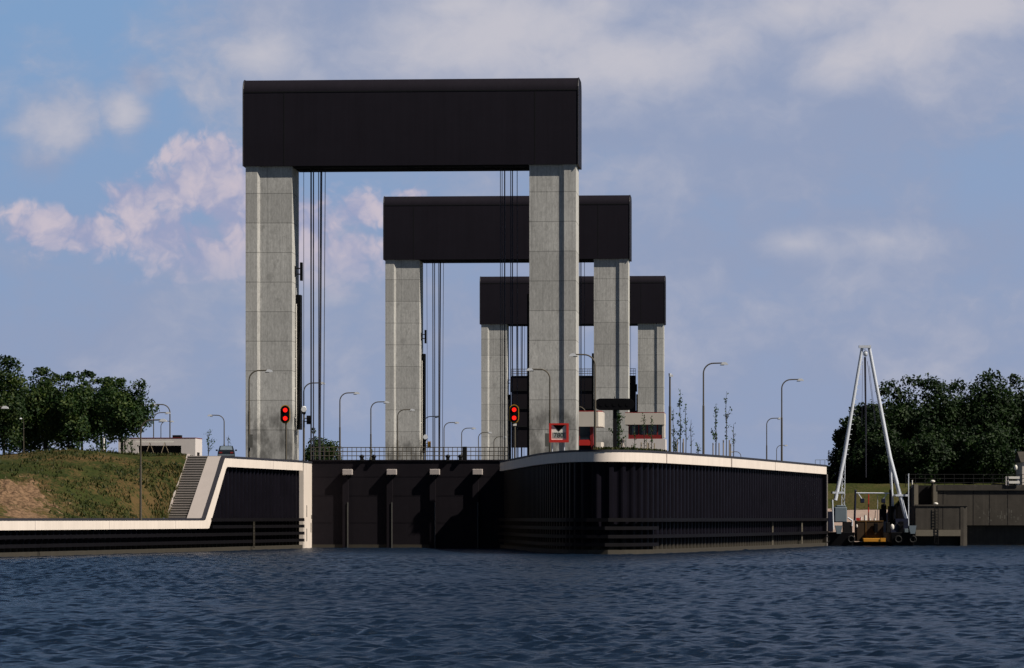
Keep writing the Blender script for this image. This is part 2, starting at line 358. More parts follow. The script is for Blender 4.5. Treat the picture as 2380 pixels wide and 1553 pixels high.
def tag(o, label=None, cat=None, group=None, kind=None):
    for k, v_ in (('label', label), ('category', cat), ('group', group), ('kind', kind)):
        if v_: o[k] = v_
    return o
def thing(name, loc, label, cat, group=None, rz=0.0):
    o = bpy.data.objects.new(name, None); COL.objects.link(o); o.location = loc; o.rotation_euler = (0, 0, rz)
    o.empty_display_size = 0.5
    return tag(o, label, cat, group)
def copy_tree(o, parent=None):
    kids = list(o.children)
    c = o.copy(); COL.objects.link(c)
    if parent is not None: c.parent = parent
    for ch in kids: copy_tree(ch, c)
    return c
def quads_mesh(name, V, m, parent=None):                   # V: (n,4,3) loose quads
    n = len(V); me = bpy.data.meshes.new(name)
    me.vertices.add(n * 4); me.vertices.foreach_set('co', V.reshape(-1).astype(np.float32))
    me.loops.add(n * 4); me.loops.foreach_set('vertex_index', np.arange(n * 4, dtype=np.int32))
    me.polygons.add(n); me.polygons.foreach_set('loop_start', np.arange(0, n * 4, 4, dtype=np.int32))
    me.update(calc_edges=True); me.validate(); me.materials.append(M[m])
    o = bpy.data.objects.new(name, me); COL.objects.link(o); o.parent = parent
    return o
def grid_mesh(name, P, m, parent=None, smooth=True):       # P: (rows, cols, 3)
    r_, c_ = P.shape[:2]; me = bpy.data.meshes.new(name)
    idx = np.arange(r_ * c_, dtype=np.int32).reshape(r_, c_)
    q = np.stack([idx[:-1, :-1], idx[:-1, 1:], idx[1:, 1:], idx[1:, :-1]], -1).reshape(-1, 4)
    me.vertices.add(r_ * c_); me.vertices.foreach_set('co', P.reshape(-1).astype(np.float32))
    me.loops.add(q.size); me.loops.foreach_set('vertex_index', q.reshape(-1))
    me.polygons.add(len(q)); me.polygons.foreach_set('loop_start', np.arange(0, q.size, 4, dtype=np.int32))
    if smooth: me.polygons.foreach_set('use_smooth', np.ones(len(q), dtype=bool))
    me.update(calc_edges=True); me.materials.append(M[m])
    o = bpy.data.objects.new(name, me); COL.objects.link(o); o.parent = parent
    return o

# ------------------------------------------------------------------ the plan (metres)
DECK = 8.95
YT = 392.0                                                 # front of the nearest lift tower
PITCH = 22.45                                              # photo grid units per metre at that tower
TC = [Vector((X(953.5, YT), YT, 0)), Vector((X(1177.0, YT * 1.363), YT * 1.363, 0)), Vector((X(1330.0, YT * 1.817), YT * 1.817, 0))]
def loc_u(px, v_, base=TC[0]):                             # sideways coordinate in the tower's frame that lies at column px, v_ behind its front
    k = (px - CX) / F
    return (k * (base.y + v_ * AX.y) - base.x - v_ * AX.x) / (RT.x - k * RT.y)

LQ = [Vector((-66, 208)), Vector((-40.5, 300)), Vector((-28.8, 349.7)), Vector((-21.8, 386.6))]    # left quay line
PIER_END = LQ[3] + Vector((AX.x, AX.y)) * 9.4
k_ = 1.0174 * F / 7750
RQ = [Vector((X(px, y * k_), y * k_)) for px, y in [(1172, 338), (1226, 311.6), (1271, 293.5), (1322, 284.3), (1346, 282.3), (1370, 281.3), (1402, 280.9), (1434, 281.3), (1482, 283.0), (1530.5, 287.2), (1610.6, 298.2), (1690.7, 310.5), (1802.8, 334), (1911.7, 362)]]

def resample(path, step):
    out = []; acc = 0.0; s_ = 0.0
    L = [0.0]
    for a, b in zip(path[:-1], path[1:]): L.append(L[-1] + (b - a).length)
    n = max(2, int(round(L[-1] / step)) + 1)
    for i in range(n):
        d = L[-1] * i / (n - 1)
        j = min(len(path) - 2, max(k for k in range(len(L)) if L[k] <= d + 1e-9))
        f = (d - L[j]) / (L[j + 1] - L[j])
        out.append((path[j].lerp(path[j + 1], f), d))
    pts = [p for p, _ in out]; nor = []
    for i in range(n):
        d = (pts[min(i + 1, n - 1)] - pts[max(i - 1, 0)]).normalized(); nor.append(Vector((d.y, -d.x)))
    return pts, nor, [d for _, d in out]
def smooth_path(p, it=2):
    for _ in range(it):
        q = [p[0]]
        for a, b in zip(p[:-1], p[1:]): q += [a.lerp(b, .25), a.lerp(b, .75)]
        p = q + [p[-1]]
    return p

def ribbon(mb, pts, nor, out, inn, zt, zb):                # a beam that follows the line; offsets toward the water are positive
    n = len(pts); vs = []
    for i in range(n):
        a = pts[i] + nor[i] * out; b = pts[i] + nor[i] * inn
        zt_ = zt[i] if isinstance(zt, list) else zt; zb_ = zb[i] if isinstance(zb, list) else zb
        vs += [(a.x, a.y, zt_), (a.x, a.y, zb_), (b.x, b.y, zb_), (b.x, b.y, zt_)]
    fs = []
    for i in range(n - 1):
        o = i * 4
        fs += [(o + k, o + (k + 1) % 4, o + 4 + (k + 1) % 4, o + 4 + k) for k in range(4)]
    fs += [(3, 2, 1, 0), tuple(4 * (n - 1) + k for k in range(4))]
    mb.add(vs, [f[::-1] for f in fs])
def piling(path, zt, zb, pitch=1.4, depth=0.38):           # corrugated sheet piling under the line
    L = sum((b - a).length for a, b in zip(path[:-1], path[1:]))
    pts, nor, ds = resample(path, pitch / 12)
    prof = []
    for d in ds:
        t_ = (d / pitch) % 1.0
        prof.append(depth * (0 if t_ < .30 else (t_ - .30) / .17 if t_ < .47 else 1 if t_ < .80 else (1 - t_) / .20))
    vs = []; fs = []
    for i, p in enumerate(pts):
        q = p + nor[i] * (prof[i] - 0.30)
        zt_ = zt(ds[i]) if callable(zt) else zt
        vs += [(q.x, q.y, zt_), (q.x, q.y, zb)]
        if i: fs.append((2 * i - 2, 2 * i - 1, 2 * i + 1, 2 * i))
    return MB().add(vs, fs)

# ------------------------------------------------------------------ ground
def sheet(name, poly, z, m, thick=0.0):
    mb = MB().add([(p[0], p[1], z) for p in poly], [tuple(range(len(poly)))])
    return tag(mb.build(name, m), kind='structure')
nL = Vector((-0.982, 0.186)); dL = Vector((0.186, 0.982))
stair_lo, stair_hi = LQ[2] + dL * 0.2, LQ[2] + dL * 7.1
topline = [stair_hi + nL * 3.1, Vector((-37, 358)), Vector((-43, 357)), Vector((-49, 357)), Vector((-60, 352)), Vector((-100, 345))]
farL = PIER_END + Vector((AX.x, AX.y)) * 900
sheet('lock_platform_ground', [tuple(LQ[3] - nL * 0.0), tuple(PIER_END), tuple(farL), (-2500, 1300), (-2500, 345)] + [tuple(p) for p in topline[::-1]] + [tuple(stair_hi)], DECK - 0.012, 'pave')
farR = RQ[0] + Vector((AX.x, AX.y)) * 900
sheet('pier_ground', [tuple(p) for p in RQ] + [(36.5, 470), (60, 700), (110, 1300), tuple(farR)], DECK - 0.012, 'pave')
sheet('ground', [(30, 463), (60, 463), (90, 445), (2500, 445), (6000, 6000), (-6000, 6000), (-6000, 1300), (-2500, 1300), tuple(farL), tuple(farR), (110, 1300), (60, 700), (37, 470)], 7.2, 'land')

# grass slope of the left bank
rng = np.random.default_rng(5)
def vnoise(x, y, seed):                                    # cheap value noise, numpy
    x = np.asarray(x, float); y = np.asarray(y, float)
    xi = np.floor(x).astype(int); yi = np.floor(y).astype(int); xf = x - xi; yf = y - yi
    h = lambda a, b: np.modf(np.abs(np.sin(a * 127.1 + b * 311.7 + seed * 74.7) * 43758.5453))[0]
    sx = xf * xf * (3 - 2 * xf); sy = yf * yf * (3 - 2 * yf)
    return (h(xi, yi) * (1 - sx) + h(xi + 1, yi) * sx) * (1 - sy) + (h(xi, yi + 1) * (1 - sx) + h(xi + 1, yi + 1) * sx) * sy
footline = [stair_lo + nL * 3.1, LQ[2] + nL * 3.1 - dL * 1.5] + [LQ[2].lerp(LQ[1], f) + Vector((-3.0, .7)) for f in (.3, .6, 1)] + [LQ[0] + Vector((-3, .7))]
def along(path, n):
    pts, _, _ = resample([Vector(p) for p in path], 0.01 if False else sum((b - a).length for a, b in zip(path[:-1], path[1:])) / (n - 1)); return np.array([tuple(p) for p in pts[:n]])
NS, NT = 420, 110
fl, tl = along(footline, NS), along(topline, NS)
ss = np.linspace(0, 1, NS); fl_i = fl[np.clip((ss ** 1.0 * (NS - 1)).astype(int), 0, NS - 1)]
# the top line is denser near the stairs so that the slope faces the river
tl_i = np.stack([np.interp(ss ** 1.15, np.linspace(0, 1, NS), tl[:, k]) for k in range(2)], -1)
P = np.zeros((NT, NS, 3))
tz = np.linspace(0, 1, NT)
for j in range(NT):
    f = tz[j]
    P[j, :, :2] = fl_i * (1 - f) + tl_i * f
    prof = f * f * (3 - 2 * f) * 0.35 + f * 0.65
    P[j, :, 2] = 3.04 + (DECK - 3.04) * prof
bx, by = P[..., 0], P[..., 1]
edge = np.sin(np.pi * np.clip(tz, 0, 1))[:, None]
P[..., 2] += ((vnoise(bx * .35, by * .35, 1) - .5) * .5 + (vnoise(bx * 1.1, by * 1.1, 2) - .5) * .28) * (0.25 + edge)
soil = np.exp(-((bx + 43.5) / 4.0) ** 2 - ((by - 326) / 11) ** 2) + np.exp(-((bx + 40) / 3.2) ** 2 - ((by - 317) / 5.5) ** 2) + np.exp(-((bx + 37) / 3.2) ** 2 - ((by - 312.5) / 3.6) ** 2)
P[..., 2] += (vnoise(bx * 2.3, by * 1.6, 12) - .5) * .55 * np.clip(soil, 0, 1) * edge + (vnoise(bx * 3.5, by * 2.6, 13) - .5) * .22 * edge
P[..., 2] += 0.55 * np.exp(-((bx + 41.5) / 4.5) ** 2) * tz[:, None] ** 2
P[:, 0, 2] = 3.04 + (DECK - 3.04) * tz
slope = tag(grid_mesh('grassy_slope', P, 'grass'), kind='structure')
# hummocky crest behind the slope, hides the edge of the platform
CR = np.zeros((14, NS, 3))
for j in range(14):
    f = j / 13
    CR[j, :, 0] = tl_i[:, 0] - 0.5 * f; CR[j, :, 1] = tl_i[:, 1] + f * 16
    CR[j, :, 2] = P[-1, :, 2] * (1 - f) + f * (DECK + .05) + (vnoise(CR[j, :, 0] * .4, CR[j, :, 1] * .4, 7) - .35) * .5 * math.sin(math.pi * min(1, f + .1)) * np.clip(ss * 14, 0, 1)
CR[-1, :, 2] = DECK - .1
tag(grid_mesh('grassy_crest', CR, 'grass'), kind='structure')
# low quay walk between slope and wall
ap = [Vector((p.x, p.y)) for p in footline]
sheet('quay_path', [tuple(LQ[0]), tuple(LQ[1]), tuple(LQ[2])] + [tuple(stair_lo), tuple(stair_lo + nL * 3.1)] + [tuple(p) for p in ap[1:]], 3.0, 'grass')
# grass tufts on the slope and crest
def tufts(pts, hmin, hmax, seed, m='blade', name='grass'):
    r = np.random.default_rng(seed); n = len(pts)
    h = r.uniform(hmin, hmax, n); a = r.uniform(0, math.pi, n); w = h * r.uniform(.35, .8, n)
    ox, oy = np.cos(a) * w / 2, np.sin(a) * w / 2
    lx, ly = r.normal(0, .3, n) * h, r.normal(0, .3, n) * h
    V = np.zeros((n, 4, 3)); z0 = np.zeros(n) - .04
    for k, (sx, top) in enumerate([(-1, 0), (1, 0), (.35, 1), (-.35, 1)]):
        V[:, k, 0] = pts[:, 0] + ox * sx + lx * top; V[:, k, 1] = pts[:, 1] + oy * sx + ly * top; V[:, k, 2] = pts[:, 2] + z0 + h * top
    return tag(quads_mesh(name, V, m), 'rough grass tufts scattered over the left bank slope and its crest', 'grass', kind='stuff')
pj, pi_ = rng.uniform(0, NT - 1.001, 30000), rng.uniform(1, NS - 1.001, 30000)
def samp(A, j, i):
    j0, i0 = j.astype(int), i.astype(int); fj, fi = (j - j0)[:, None], (i - i0)[:, None]
    return A[j0, i0] * (1 - fj) * (1 - fi) + A[j0 + 1, i0] * fj * (1 - fi) + A[j0, i0 + 1] * (1 - fj) * fi + A[j0 + 1, i0 + 1] * fj * fi
S1 = samp(P, pj, pi_)
dens = vnoise(S1[:, 0] * .3, S1[:, 1] * .3, 3) * .6 + vnoise(S1[:, 0] * 1.2, S1[:, 1] * 1.2, 4) * .4
bare = np.exp(-((S1[:, 0] + 43.5) / 4.0) ** 2 - ((S1[:, 1] - 326) / 11) ** 2) + np.exp(-((S1[:, 0] + 40) / 3.2) ** 2 - ((S1[:, 1] - 317) / 5.5) ** 2)
S1 = S1[(dens > .40) & (bare < .25 + rng.uniform(-.2, .4, len(bare)))]
S2 = samp(CR, rng.uniform(0, 12.9, 9000), rng.uniform(3, NS - 1.01, 9000))
tufts(np.concatenate([S1, S2]), .08, .30, 11)

# right river bank: stone revetment, grass slope
def strip(name, x0, x1, prof, m, nx=120, amp=.12, seed=0):
    r_ = len(prof); A = np.zeros((r_, nx, 3)); xs = np.linspace(x0, x1, nx)
    for j, (y, z) in enumerate(prof):
        A[j, :, 0] = xs; A[j, :, 1] = y; A[j, :, 2] = z + (vnoise(xs * .8, np.full(nx, y * .8), seed) - .5) * 2 * amp
    return tag(grid_mesh(name, A, m), kind='structure')
strip('stone_revetment', 22, 64, [(446 + i * .8, -1 + i * .52) for i in range(11)], 'revet', amp=.05, seed=3)
gp = [(453.8 + i * .55, 4.1 + 3.15 * (i / 14) ** .9) for i in range(15)]
strip('river_bank', 22, 90, gp + [(466, 7.3), (482, 7.25)], 'bank', amp=.1, seed=4)
sheet('bank_top_path', [(45.3, 433.5), (310, 433.5), (310, 462), (48.6, 462)], 6.66, 'pave')

# ------------------------------------------------------------------ water
def build_water():
    ys = [66.0]
    while ys[-1] < 462: ys.append(ys[-1] + 0.22 + 0.0007 * (ys[-1] - 60))
    ys = np.array(ys); nx = 560
    t_ = np.linspace(-1, 1, nx)
    Xg = t_[None, :] * (0.142 * ys[:, None] + 30); Yg = np.repeat(ys[:, None], nx, 1)
    Zg = np.zeros_like(Xg); Hx = np.zeros_like(Xg); Hy = np.zeros_like(Xg)
    r = np.random.default_rng(21)
    for i in range(70):
        lam = 0.42 * (1.7 / 0.42) ** r.uniform(0, 1) if i < 62 else r.uniform(4, 8); k = 2 * math.pi / lam
        th = R(-62) + r.normal(0, .95); kx, ky = k * math.cos(th), k * math.sin(th)
        amp = 0.0046 * lam ** .95 if lam < 3.5 else 0.005
        ph = kx * Xg + ky * Yg + r.uniform(0, 6.283)
        sn, cs = np.sin(ph), np.cos(ph)
        Zg += amp * cs; Hx -= .5 * amp * math.cos(th) * sn; Hy -= .5 * amp * math.sin(th) * sn
    gust = 0.65 + 0.7 * vnoise(Xg * .05, Yg * .03, 9)
    Pm = np.stack([Xg + Hx * gust, Yg + Hy * gust, Zg * gust - .02], -1)
    o = grid_mesh('water', Pm, 'water')
    return tag(o, kind='structure')
build_water()
sheet('river_water', [(-3000, -300), (3000, -300), (3000, 900), (-3000, 900)], -0.42, 'water')

# ------------------------------------------------------------------ lift gate towers
COLW0, COLW1 = -17.17, -12.34                              # outer and inner face of the left column, from the tower's centre line
BW, BZ0, BZ1 = 17.42, Z(384.5, YT) - DECK, Z(181.5, YT) - DECK
BD0, BD1 = -0.20, 6.1
def column_mb(sgn):
    p = .20
    prof = [(COLW0, 0), (COLW0 + 1.22, 0), (COLW0 + 1.22 + .28, p), (COLW1, p), (COLW1, 5.9), (COLW0, 5.9)]
    if sgn > 0: prof = [(-x, y) for x, y in prof][::-1]
    return MB().prism(prof, -0.5, BZ0 + 0.05)
def beam_mb():
    r = 1.35; prof = [(BD0, BZ0)]
    prof += [(BD0 + r - r * math.cos(a), BZ1 - r + r * math.sin(a)) for a in np.linspace(0, math.pi / 2, 9)]
    prof += [(BD1 - r + r * math.sin(a), BZ1 - r + r * math.cos(a)) for a in np.linspace(0, math.pi / 2, 9)]
    prof += [(BD1, BZ0)]
    n = len(prof)
    vs = [(-BW, y, z) for y, z in prof] + [(BW, y, z) for y, z in prof]
    return MB().add(vs, [tuple(range(n))[::-1], tuple(range(n, 2 * n))] + [(i, (i + 1) % n, n + (i + 1) % n, n + i) for i in range(n)])
TAGS = ['concrete lift gate tower with dark beam, the tallest and frontmost', 'middle one of the three concrete lift gate towers, partly behind the front tower', 'smallest and farthest of the three concrete lift gate towers']
tower = thing('lift_gate_tower', (TC[0].x, TC[0].y, DECK), TAGS[0], 'lift gate tower', 'concrete lift gate towers of the lock', -TH)
for s_ in (-1, 1):
    c = column_mb(s_).build('column', 'column', tower)
bm_ = beam_mb().build('beam', 'clad', tower, smooth=True)
# roof edge seam, vertical joints and end trim of the beam
sm = MB()
for px in (660, 1243):
    uu = loc_u(px, BD0); sm.box(uu - .05, uu + .05, BD0 - .012, BD0 + .02, BZ0 + .02, BZ1 - 1.36)
sm.box(-BW - .01, BW + .01, BD0 - .03, BD0 + .02, BZ1 - 1.42, BZ1 - 1.30)
sm.build('joint_strip', 'steel', bm_)
tr = MB()
r = 1.35
pr = [(BD0 + r - r * math.cos(a), BZ1 - r + r * math.sin(a)) for a in np.linspace(0, math.pi / 2, 7)] + [(BD1 - r + r * math.sin(a), BZ1 - r + r * math.cos(a)) for a in np.linspace(0, math.pi / 2, 7)]
pr = [(BD0, BZ0)] + pr + [(BD1, BZ0)]
for x_ in (BW - .02, -BW + .02): MB().tube([(x_, y, z) for y, z in pr], .07, 6).build('edge_trim', 'roof', bm_)
sf = MB()
for v0 in (.55, 1.5, 3.2, 4.4, 5.3): sf.box(COLW1 + .1, -COLW1 - .1, v0 - .12, v0 + .12, BZ0 - .16, BZ0 + .02)
sf.build('soffit_girder', 'steel', bm_)
gz1 = Z(680, YT) - DECK
for s_ in (-1, 1):
    gr = MB(); x0 = s_ * (-COLW1) ; a, b = sorted((x0 - s_ * .02, x0 - s_ * .02 - s_ * .50))
    if s_ < 0: a, b = COLW1 + .06, COLW1 + .52
    else: a, b = -COLW1 - .42, -COLW1 - .03
    gr.box(a, b, 3.1, 4.6, -2.5 if s_ > 0 else 3.4, gz1)
    for zz in np.arange(3.6, gz1, 3.9): gr.box(min(a, x0), max(b, x0), 3.5, 3.9, zz, zz + .35)
    gr.build('guide_rail', 'steel', tower)
pp = MB(); pp.tube([(COLW1 + .16, 2.5, .3), (COLW1 + .16, 2.5, gz1 - 1.0)], .055, 6)
for zz in np.arange(1.5, gz1 - 1, 3.07): pp.box(COLW1 - .02, COLW1 + .2, 2.46, 2.54, zz, zz + .1)
pp.build('cable_pipe', 'signw', tower)
fl_ = MB(); zc = Z(625, YT) - DECK; xa = loc_u(700, 3.6)
fl_.box(xa - .10, xa + .14, 3.3, 4.0, zc - .95, zc + .95)
for dz_ in (-.3, .3): fl_.tube([(COLW1 - .02, 2.6, zc + dz_), (xa, 3.4, zc + dz_)], .07, 6)
fl_.box(COLW1 - .05, COLW1 + .12, 2.3, 2.9, zc - .5, zc + .5)
fl_.build('bracket_lamp', 'steel', tower)
GT = [(706, .03, 5.6), (722.3, .05, 2.5), (723.8, .05, 3.4), (728.6, .07, 3.0), (740.7, .05, 2.5), (745.5, .06, 3.0), (748, .06, 3.6), (756, .04, 2.0),
      (1163, .04, 2.0), (1167, .04, 2.6), (1173, .07, 3.0), (1187, .05, 2.4), (1191, .06, 3.2), (1202, .04, 4.0)]
GATE_TOP = 9.12 - DECK
for px, rr, vv in GT:
    ut = loc_u(px, vv); ub = loc_u(px - (4 if px in (745.5, 748, 756) else 0), 1.8)
    MB().tube([(ut, vv, BZ0), (ub, 1.8, GATE_TOP)], rr, 6).build('hoist_cable', 'cable', tower)
towers = [tower]
for i in (1, 2):
    t2 = copy_tree(tower); t2.location = (TC[i].x, TC[i].y, DECK); t2['label'] = TAGS[i]; towers.append(t2)

# ------------------------------------------------------------------ lock gates
GU0, GU1 = loc_u(722, 1.0), 6.0
GU1 = (RQ[0] - Vector((TC[0].x, TC[0].y))).dot(Vector((RT.x, RT.y))) + .15
def make_gate(detail=True, label='', ztop=9.12, zbot=-2.0, base=TC[0], u0=GU0, u1=GU1):
    root = thing('lock_gate', (base.x, base.y, 0), label, 'lock gate', None, -TH)
    v0, v1 = 1.0, 2.6
    gb = MB().box(u0, u1, v0, v1, zbot, ztop)
    body = gb.build('gate_panel', 'gate', root)
    for zz in ((ztop - 1.75, 2.6, 5.4) if detail else ()): MB().box(u0, u1, v0 - .02, v0 + .01, zz, zz + .05).build('stiffener', 'gate', body)
    MB().box(u0, u1, v0 - .10, v0, ztop - .12, ztop + .02).build('top_flange', 'gate', body)
    for v_ in (v0 + .15, v1 - .15):
        rl = MB()
        for h in (.45, .9, 1.32): rl.tube([(u0, v_, ztop + h), (u1, v_, ztop + h)], .035, 6)
        n = int((u1 - u0) / .95)
        for k in range(n + 1):
            x_ = u0 + (u1 - u0) * (k + (.35 if v_ > 2 else 0)) / (n + .4); rl.tube([(x_, v_, ztop), (x_, v_, ztop + 1.32)], .035, 6)
        rl.build('handrail', 'pole', root)
    return root, body, v0
gate, gbody, gv0 = make_gate(True, 'closed black lock gate with four pale bumper blocks and a handrail on top')
for px in (797, 899.5, 999.5, 1099):
    uu = loc_u(px, gv0)
    fp = MB().box(uu, uu + .60, gv0 - .38, gv0 + .01, -1.5, 7.55).build('fender_post', 'gate', gate)
    MB().box(uu + .50, uu + .60, gv0 - .47, gv0 - .382, -.5, Z(1168, 396)).build('steel_strip', 'box', fp)
    bb = MB().box(uu + .02, uu + 1.04, gv0 - .74, gv0 + .01, 7.56, 8.16)
    bb.build('bumper_block', 'cheek', gate, bevel=.05)
for px in (841, 869, 1041, 1070):
    uu = loc_u(px, gv0)
    lb = MB().box(uu - .16, uu + .16, gv0 - .35, gv0 + .2, 9.0, 9.35).ball((uu, gv0 - .05, 9.48), .26, .3, .2)
    lb.build('lifting_lug', 'steel', gate, smooth=True)
MB().box(GU0, loc_u(1010, gv0), gv0 - .06, gv0, .0, .34).build('waterline_stain_plate', 'ledge', gate)
MB().box(loc_u(1080, gv0) - .25, loc_u(1080, gv0) + .2, gv0 + .1, gv0 + .6, 9.15, 10.5).build('switch_cabinet', 'steel', gate)
zt3 = Z(875, TC[2].y + 4)
g3, b3, _ = make_gate(False, 'raised black lock gate hanging high in the farthest tower', zt3, zt3 - 13.5, TC[2], COLW1 + .8, -COLW1 - .45)
for h in (2.6, 6.0, 9.4):
    MB().box(COLW1 + .8, -COLW1 - .45, .8, 1.0, zt3 - h - .25, zt3 - h).build('stiffener', 'steel', b3)
for i in range(2):
    for xg in (-COLW1 - .55, COLW1 + .55): MB().box(xg, xg + .35, 1.1, 2.2, zt3 - 3 - i * 5, zt3 - 1.6 - i * 5).build('guide_shoe', 'steel', g3)

# ------------------------------------------------------------------ quay walls
def quay_wall(name, label, path, ztop, zbot, ds, pile_path, pile_top, beams, ledge_path, cap_in=-.60):
    root = thing(name, (path[0].x, path[0].y, 0), label, 'quay wall'); off = Vector((-path[0].x, -path[0].y, 0))
    pts, nor, dd = resample(path, .5)
    zt = [ztop(d) for d in dd]; zb = [zbot(d) for d in dd]
    mb = MB(); ribbon(mb, pts, nor, .45, -.55, [z - .17 for z in zt], zb); mb.build('coping', 'white', root, loc=off, smooth=True)
    mb = MB(); ribbon(mb, pts, nor, .50, cap_in, zt, [z - .168 for z in zt]); mb.build('coping_cap', 'cap', root, loc=off, smooth=True)
    piling(pile_path, pile_top, -1.2).build('sheet_piling', 'pile', root, loc=off)
    for bp_, z0, hgt, o in beams:
        p2, n2, _ = resample(bp_, 1.5); mb = MB(); ribbon(mb, p2, n2, o, o - .42, z0 + hgt / 2, z0 - hgt / 2); mb.build('fender_beam', 'timber', root, loc=off)
    p2, n2, _ = resample(ledge_path, 1.5); mb = MB(); ribbon(mb, p2, n2, .42, -.4, .36, -.9); mb.build('waterline_ledge', 'ledge', root, loc=off)
    return root, off
Lc = [0.0]
for a, b in zip(LQ[:-1], LQ[1:]): Lc.append(Lc[-1] + (b - a).length)
s1, s2 = Lc[2] + .0, Lc[2] + 7.0
lerp = lambda d, a, b, x, y: x if d <= a else y if d >= b else x + (y - x) * (d - a) / (b - a)
ztL = lambda d: lerp(d, s1, s2, 3.08, DECK)
zbL = lambda d: lerp(d, s1 + 1.5, s2 + .75, 2.12, DECK - 1.02)
sp_ = LQ[2] + dL * 1.0
up_path = [LQ[2] + dL * 2.2, LQ[3]]
lw, lo = quay_wall('left_quay_wall' if False else 'quay_wall', 'dark sheet pile wall with white coping that climbs beside the concrete stairs', LQ, ztL, zbL, None, LQ, lambda d: zbL(d) + .06,
              [(LQ, 1.55, .30, .62), (LQ, .84, .30, .62), (up_path, 2.93, .32, .62), (up_path, 2.27, .30, .62)], LQ, .12)
for s0 in (66.0, 84.0, 102.0, 120.0, 138.0, 172.0):
    i_ = max(k for k in range(3) if Lc[k] <= s0); f_ = (s0 - Lc[i_]) / (Lc[i_ + 1] - Lc[i_]); p_ = LQ[i_].lerp(LQ[i_ + 1], f_); d_ = (LQ[i_ + 1] - LQ[i_]).normalized(); n_ = Vector((d_.y, -d_.x))
    q = [p_ + n_ * .30 - d_ * .05, p_ + n_ * .30 + d_ * .05, p_ + n_ * .456 + d_ * .05, p_ + n_ * .456 - d_ * .05]
    MB().prism([tuple(x_) for x_ in q][::-1], zbL(s0), ztL(s0) - .175).build('expansion_joint', 'cheek', lw, loc=lo)
# white end pillar beside the gate
a2 = Vector((AX.x, AX.y)); r2 = Vector((RT.x, RT.y))
p0, p1 = LQ[3] + r2 * .5, PIER_END + r2 * .5
pm = MB(); q = [p0 + a2 * .25, p1, p1 - r2 * 3, p0 + a2 * .25 - r2 * 3]
pm.prism([tuple(x_) for x_ in q], -1.5, DECK - .17)
pil = pm.build('end_pillar', 'pillar', lw, loc=lo)
pm = MB(); q2 = [p0 - a2 * .0 + r2 * .06, p1 + r2 * .06, p1 - r2 * 3, p0 - r2 * 3]; pm.prism([tuple(x_) for x_ in q2], DECK - .168, DECK); pm.build('coping_cap', 'cap', lw, loc=lo)
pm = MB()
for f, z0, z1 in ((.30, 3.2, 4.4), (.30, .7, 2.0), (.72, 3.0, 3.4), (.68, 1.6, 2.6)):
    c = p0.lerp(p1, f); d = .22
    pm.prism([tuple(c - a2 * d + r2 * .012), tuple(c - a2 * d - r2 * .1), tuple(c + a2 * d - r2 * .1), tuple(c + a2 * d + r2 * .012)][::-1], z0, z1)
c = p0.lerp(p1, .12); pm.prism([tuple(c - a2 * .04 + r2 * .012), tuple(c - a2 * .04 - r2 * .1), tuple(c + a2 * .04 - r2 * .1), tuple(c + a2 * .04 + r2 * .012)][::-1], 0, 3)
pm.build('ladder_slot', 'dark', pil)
pm = MB(); c = LQ[2].lerp(LQ[3], .45); n_ = Vector((dL.y, -dL.x))
def ladder(mb, c, d_, n_, z0, z1):
    for s_ in (-.22, .22):
        q_ = c + d_ * s_ + n_ * .70; mb.tube([(q_.x, q_.y, z0), (q_.x, q_.y, z1)], .05, 6)
    for z_ in np.arange(z0 + .15, z1, .3):
        a_, b_ = c + d_ * -.22 + n_ * .7, c + d_ * .22 + n_ * .7; mb.tube([(a_.x, a_.y, z_), (b_.x, b_.y, z_)], .03, 5)
ladder(pm, c, dL, n_, .2, 2.75); pm.build('ladder', 'ledge', lw, loc=lo)

RQs = smooth_path(RQ, 3)
nose = [p for p in RQs if p.x < RQ[9].x - .35]
flank = [RQ[9], RQ[10], RQ[11], RQ[12], RQ[13]]
rw, ro = quay_wall('quay_wall', 'rounded pier wall of dark sheet piles under a white coping that curves toward the right', RQs, lambda d: DECK, lambda d: DECK - 1.03, None, RQs, DECK - .97,
              [(RQs, 2.93, .32, .62), (nose, 2.22, .30, .62), (RQs, 1.50, .30, .62), (nose, .80, .30, .62)], RQs)
jm = MB()
for i_, p_ in enumerate((RQ[9].lerp(RQ[10], .1), RQ[11].lerp(RQ[11], 0), RQ[12].lerp(RQ[11], .1))):
    d_ = (RQ[13] - RQ[9]).normalized(); n_ = Vector((d_.y, -d_.x)); q = [p_ + n_ * .30 - d_ * .05, p_ + n_ * .30 + d_ * .05, p_ + n_ * .458 + d_ * .05, p_ + n_ * .458 - d_ * .05]
    MB().prism([tuple(x_) for x_ in q][::-1], DECK - 1.03, DECK - .175).build('expansion_joint', 'cheek', rw, loc=ro)
dR = (RQ[13] - RQ[9]).normalized(); nR = Vector((dR.y, -dR.x))
for f in (.60, .80):
    pm = MB(); ladder(pm, RQ[9].lerp(RQ[13], f), dR, nR, .3, 2.7); pm.build('ladder', 'oldl', rw, loc=ro)
e0 = RQ[13]; q = [e0 + nR * .47 - dR * .45, e0 + nR * .47 + dR * .02, e0 - nR * 6 + dR * .02, e0 - nR * 6 - dR * .45]
pm = MB(); pm.prism([tuple(p) for p in q], -1, DECK - 1.035); pm.build('end_face', 'pile', rw, loc=ro)
q = [e0 + nR * .56 - dR * .0, e0 + nR * .56 + dR * .10, e0 + nR * .40 + dR * .10, e0 + nR * .40 - dR * .0]
pm = MB(); pm.prism([tuple(p) for p in q], -1, DECK - 1.035); pm.build('painted_sunlit_edge', 'cheek', rw, loc=ro)  # pale strip added as the sunlit edge of the wall's end

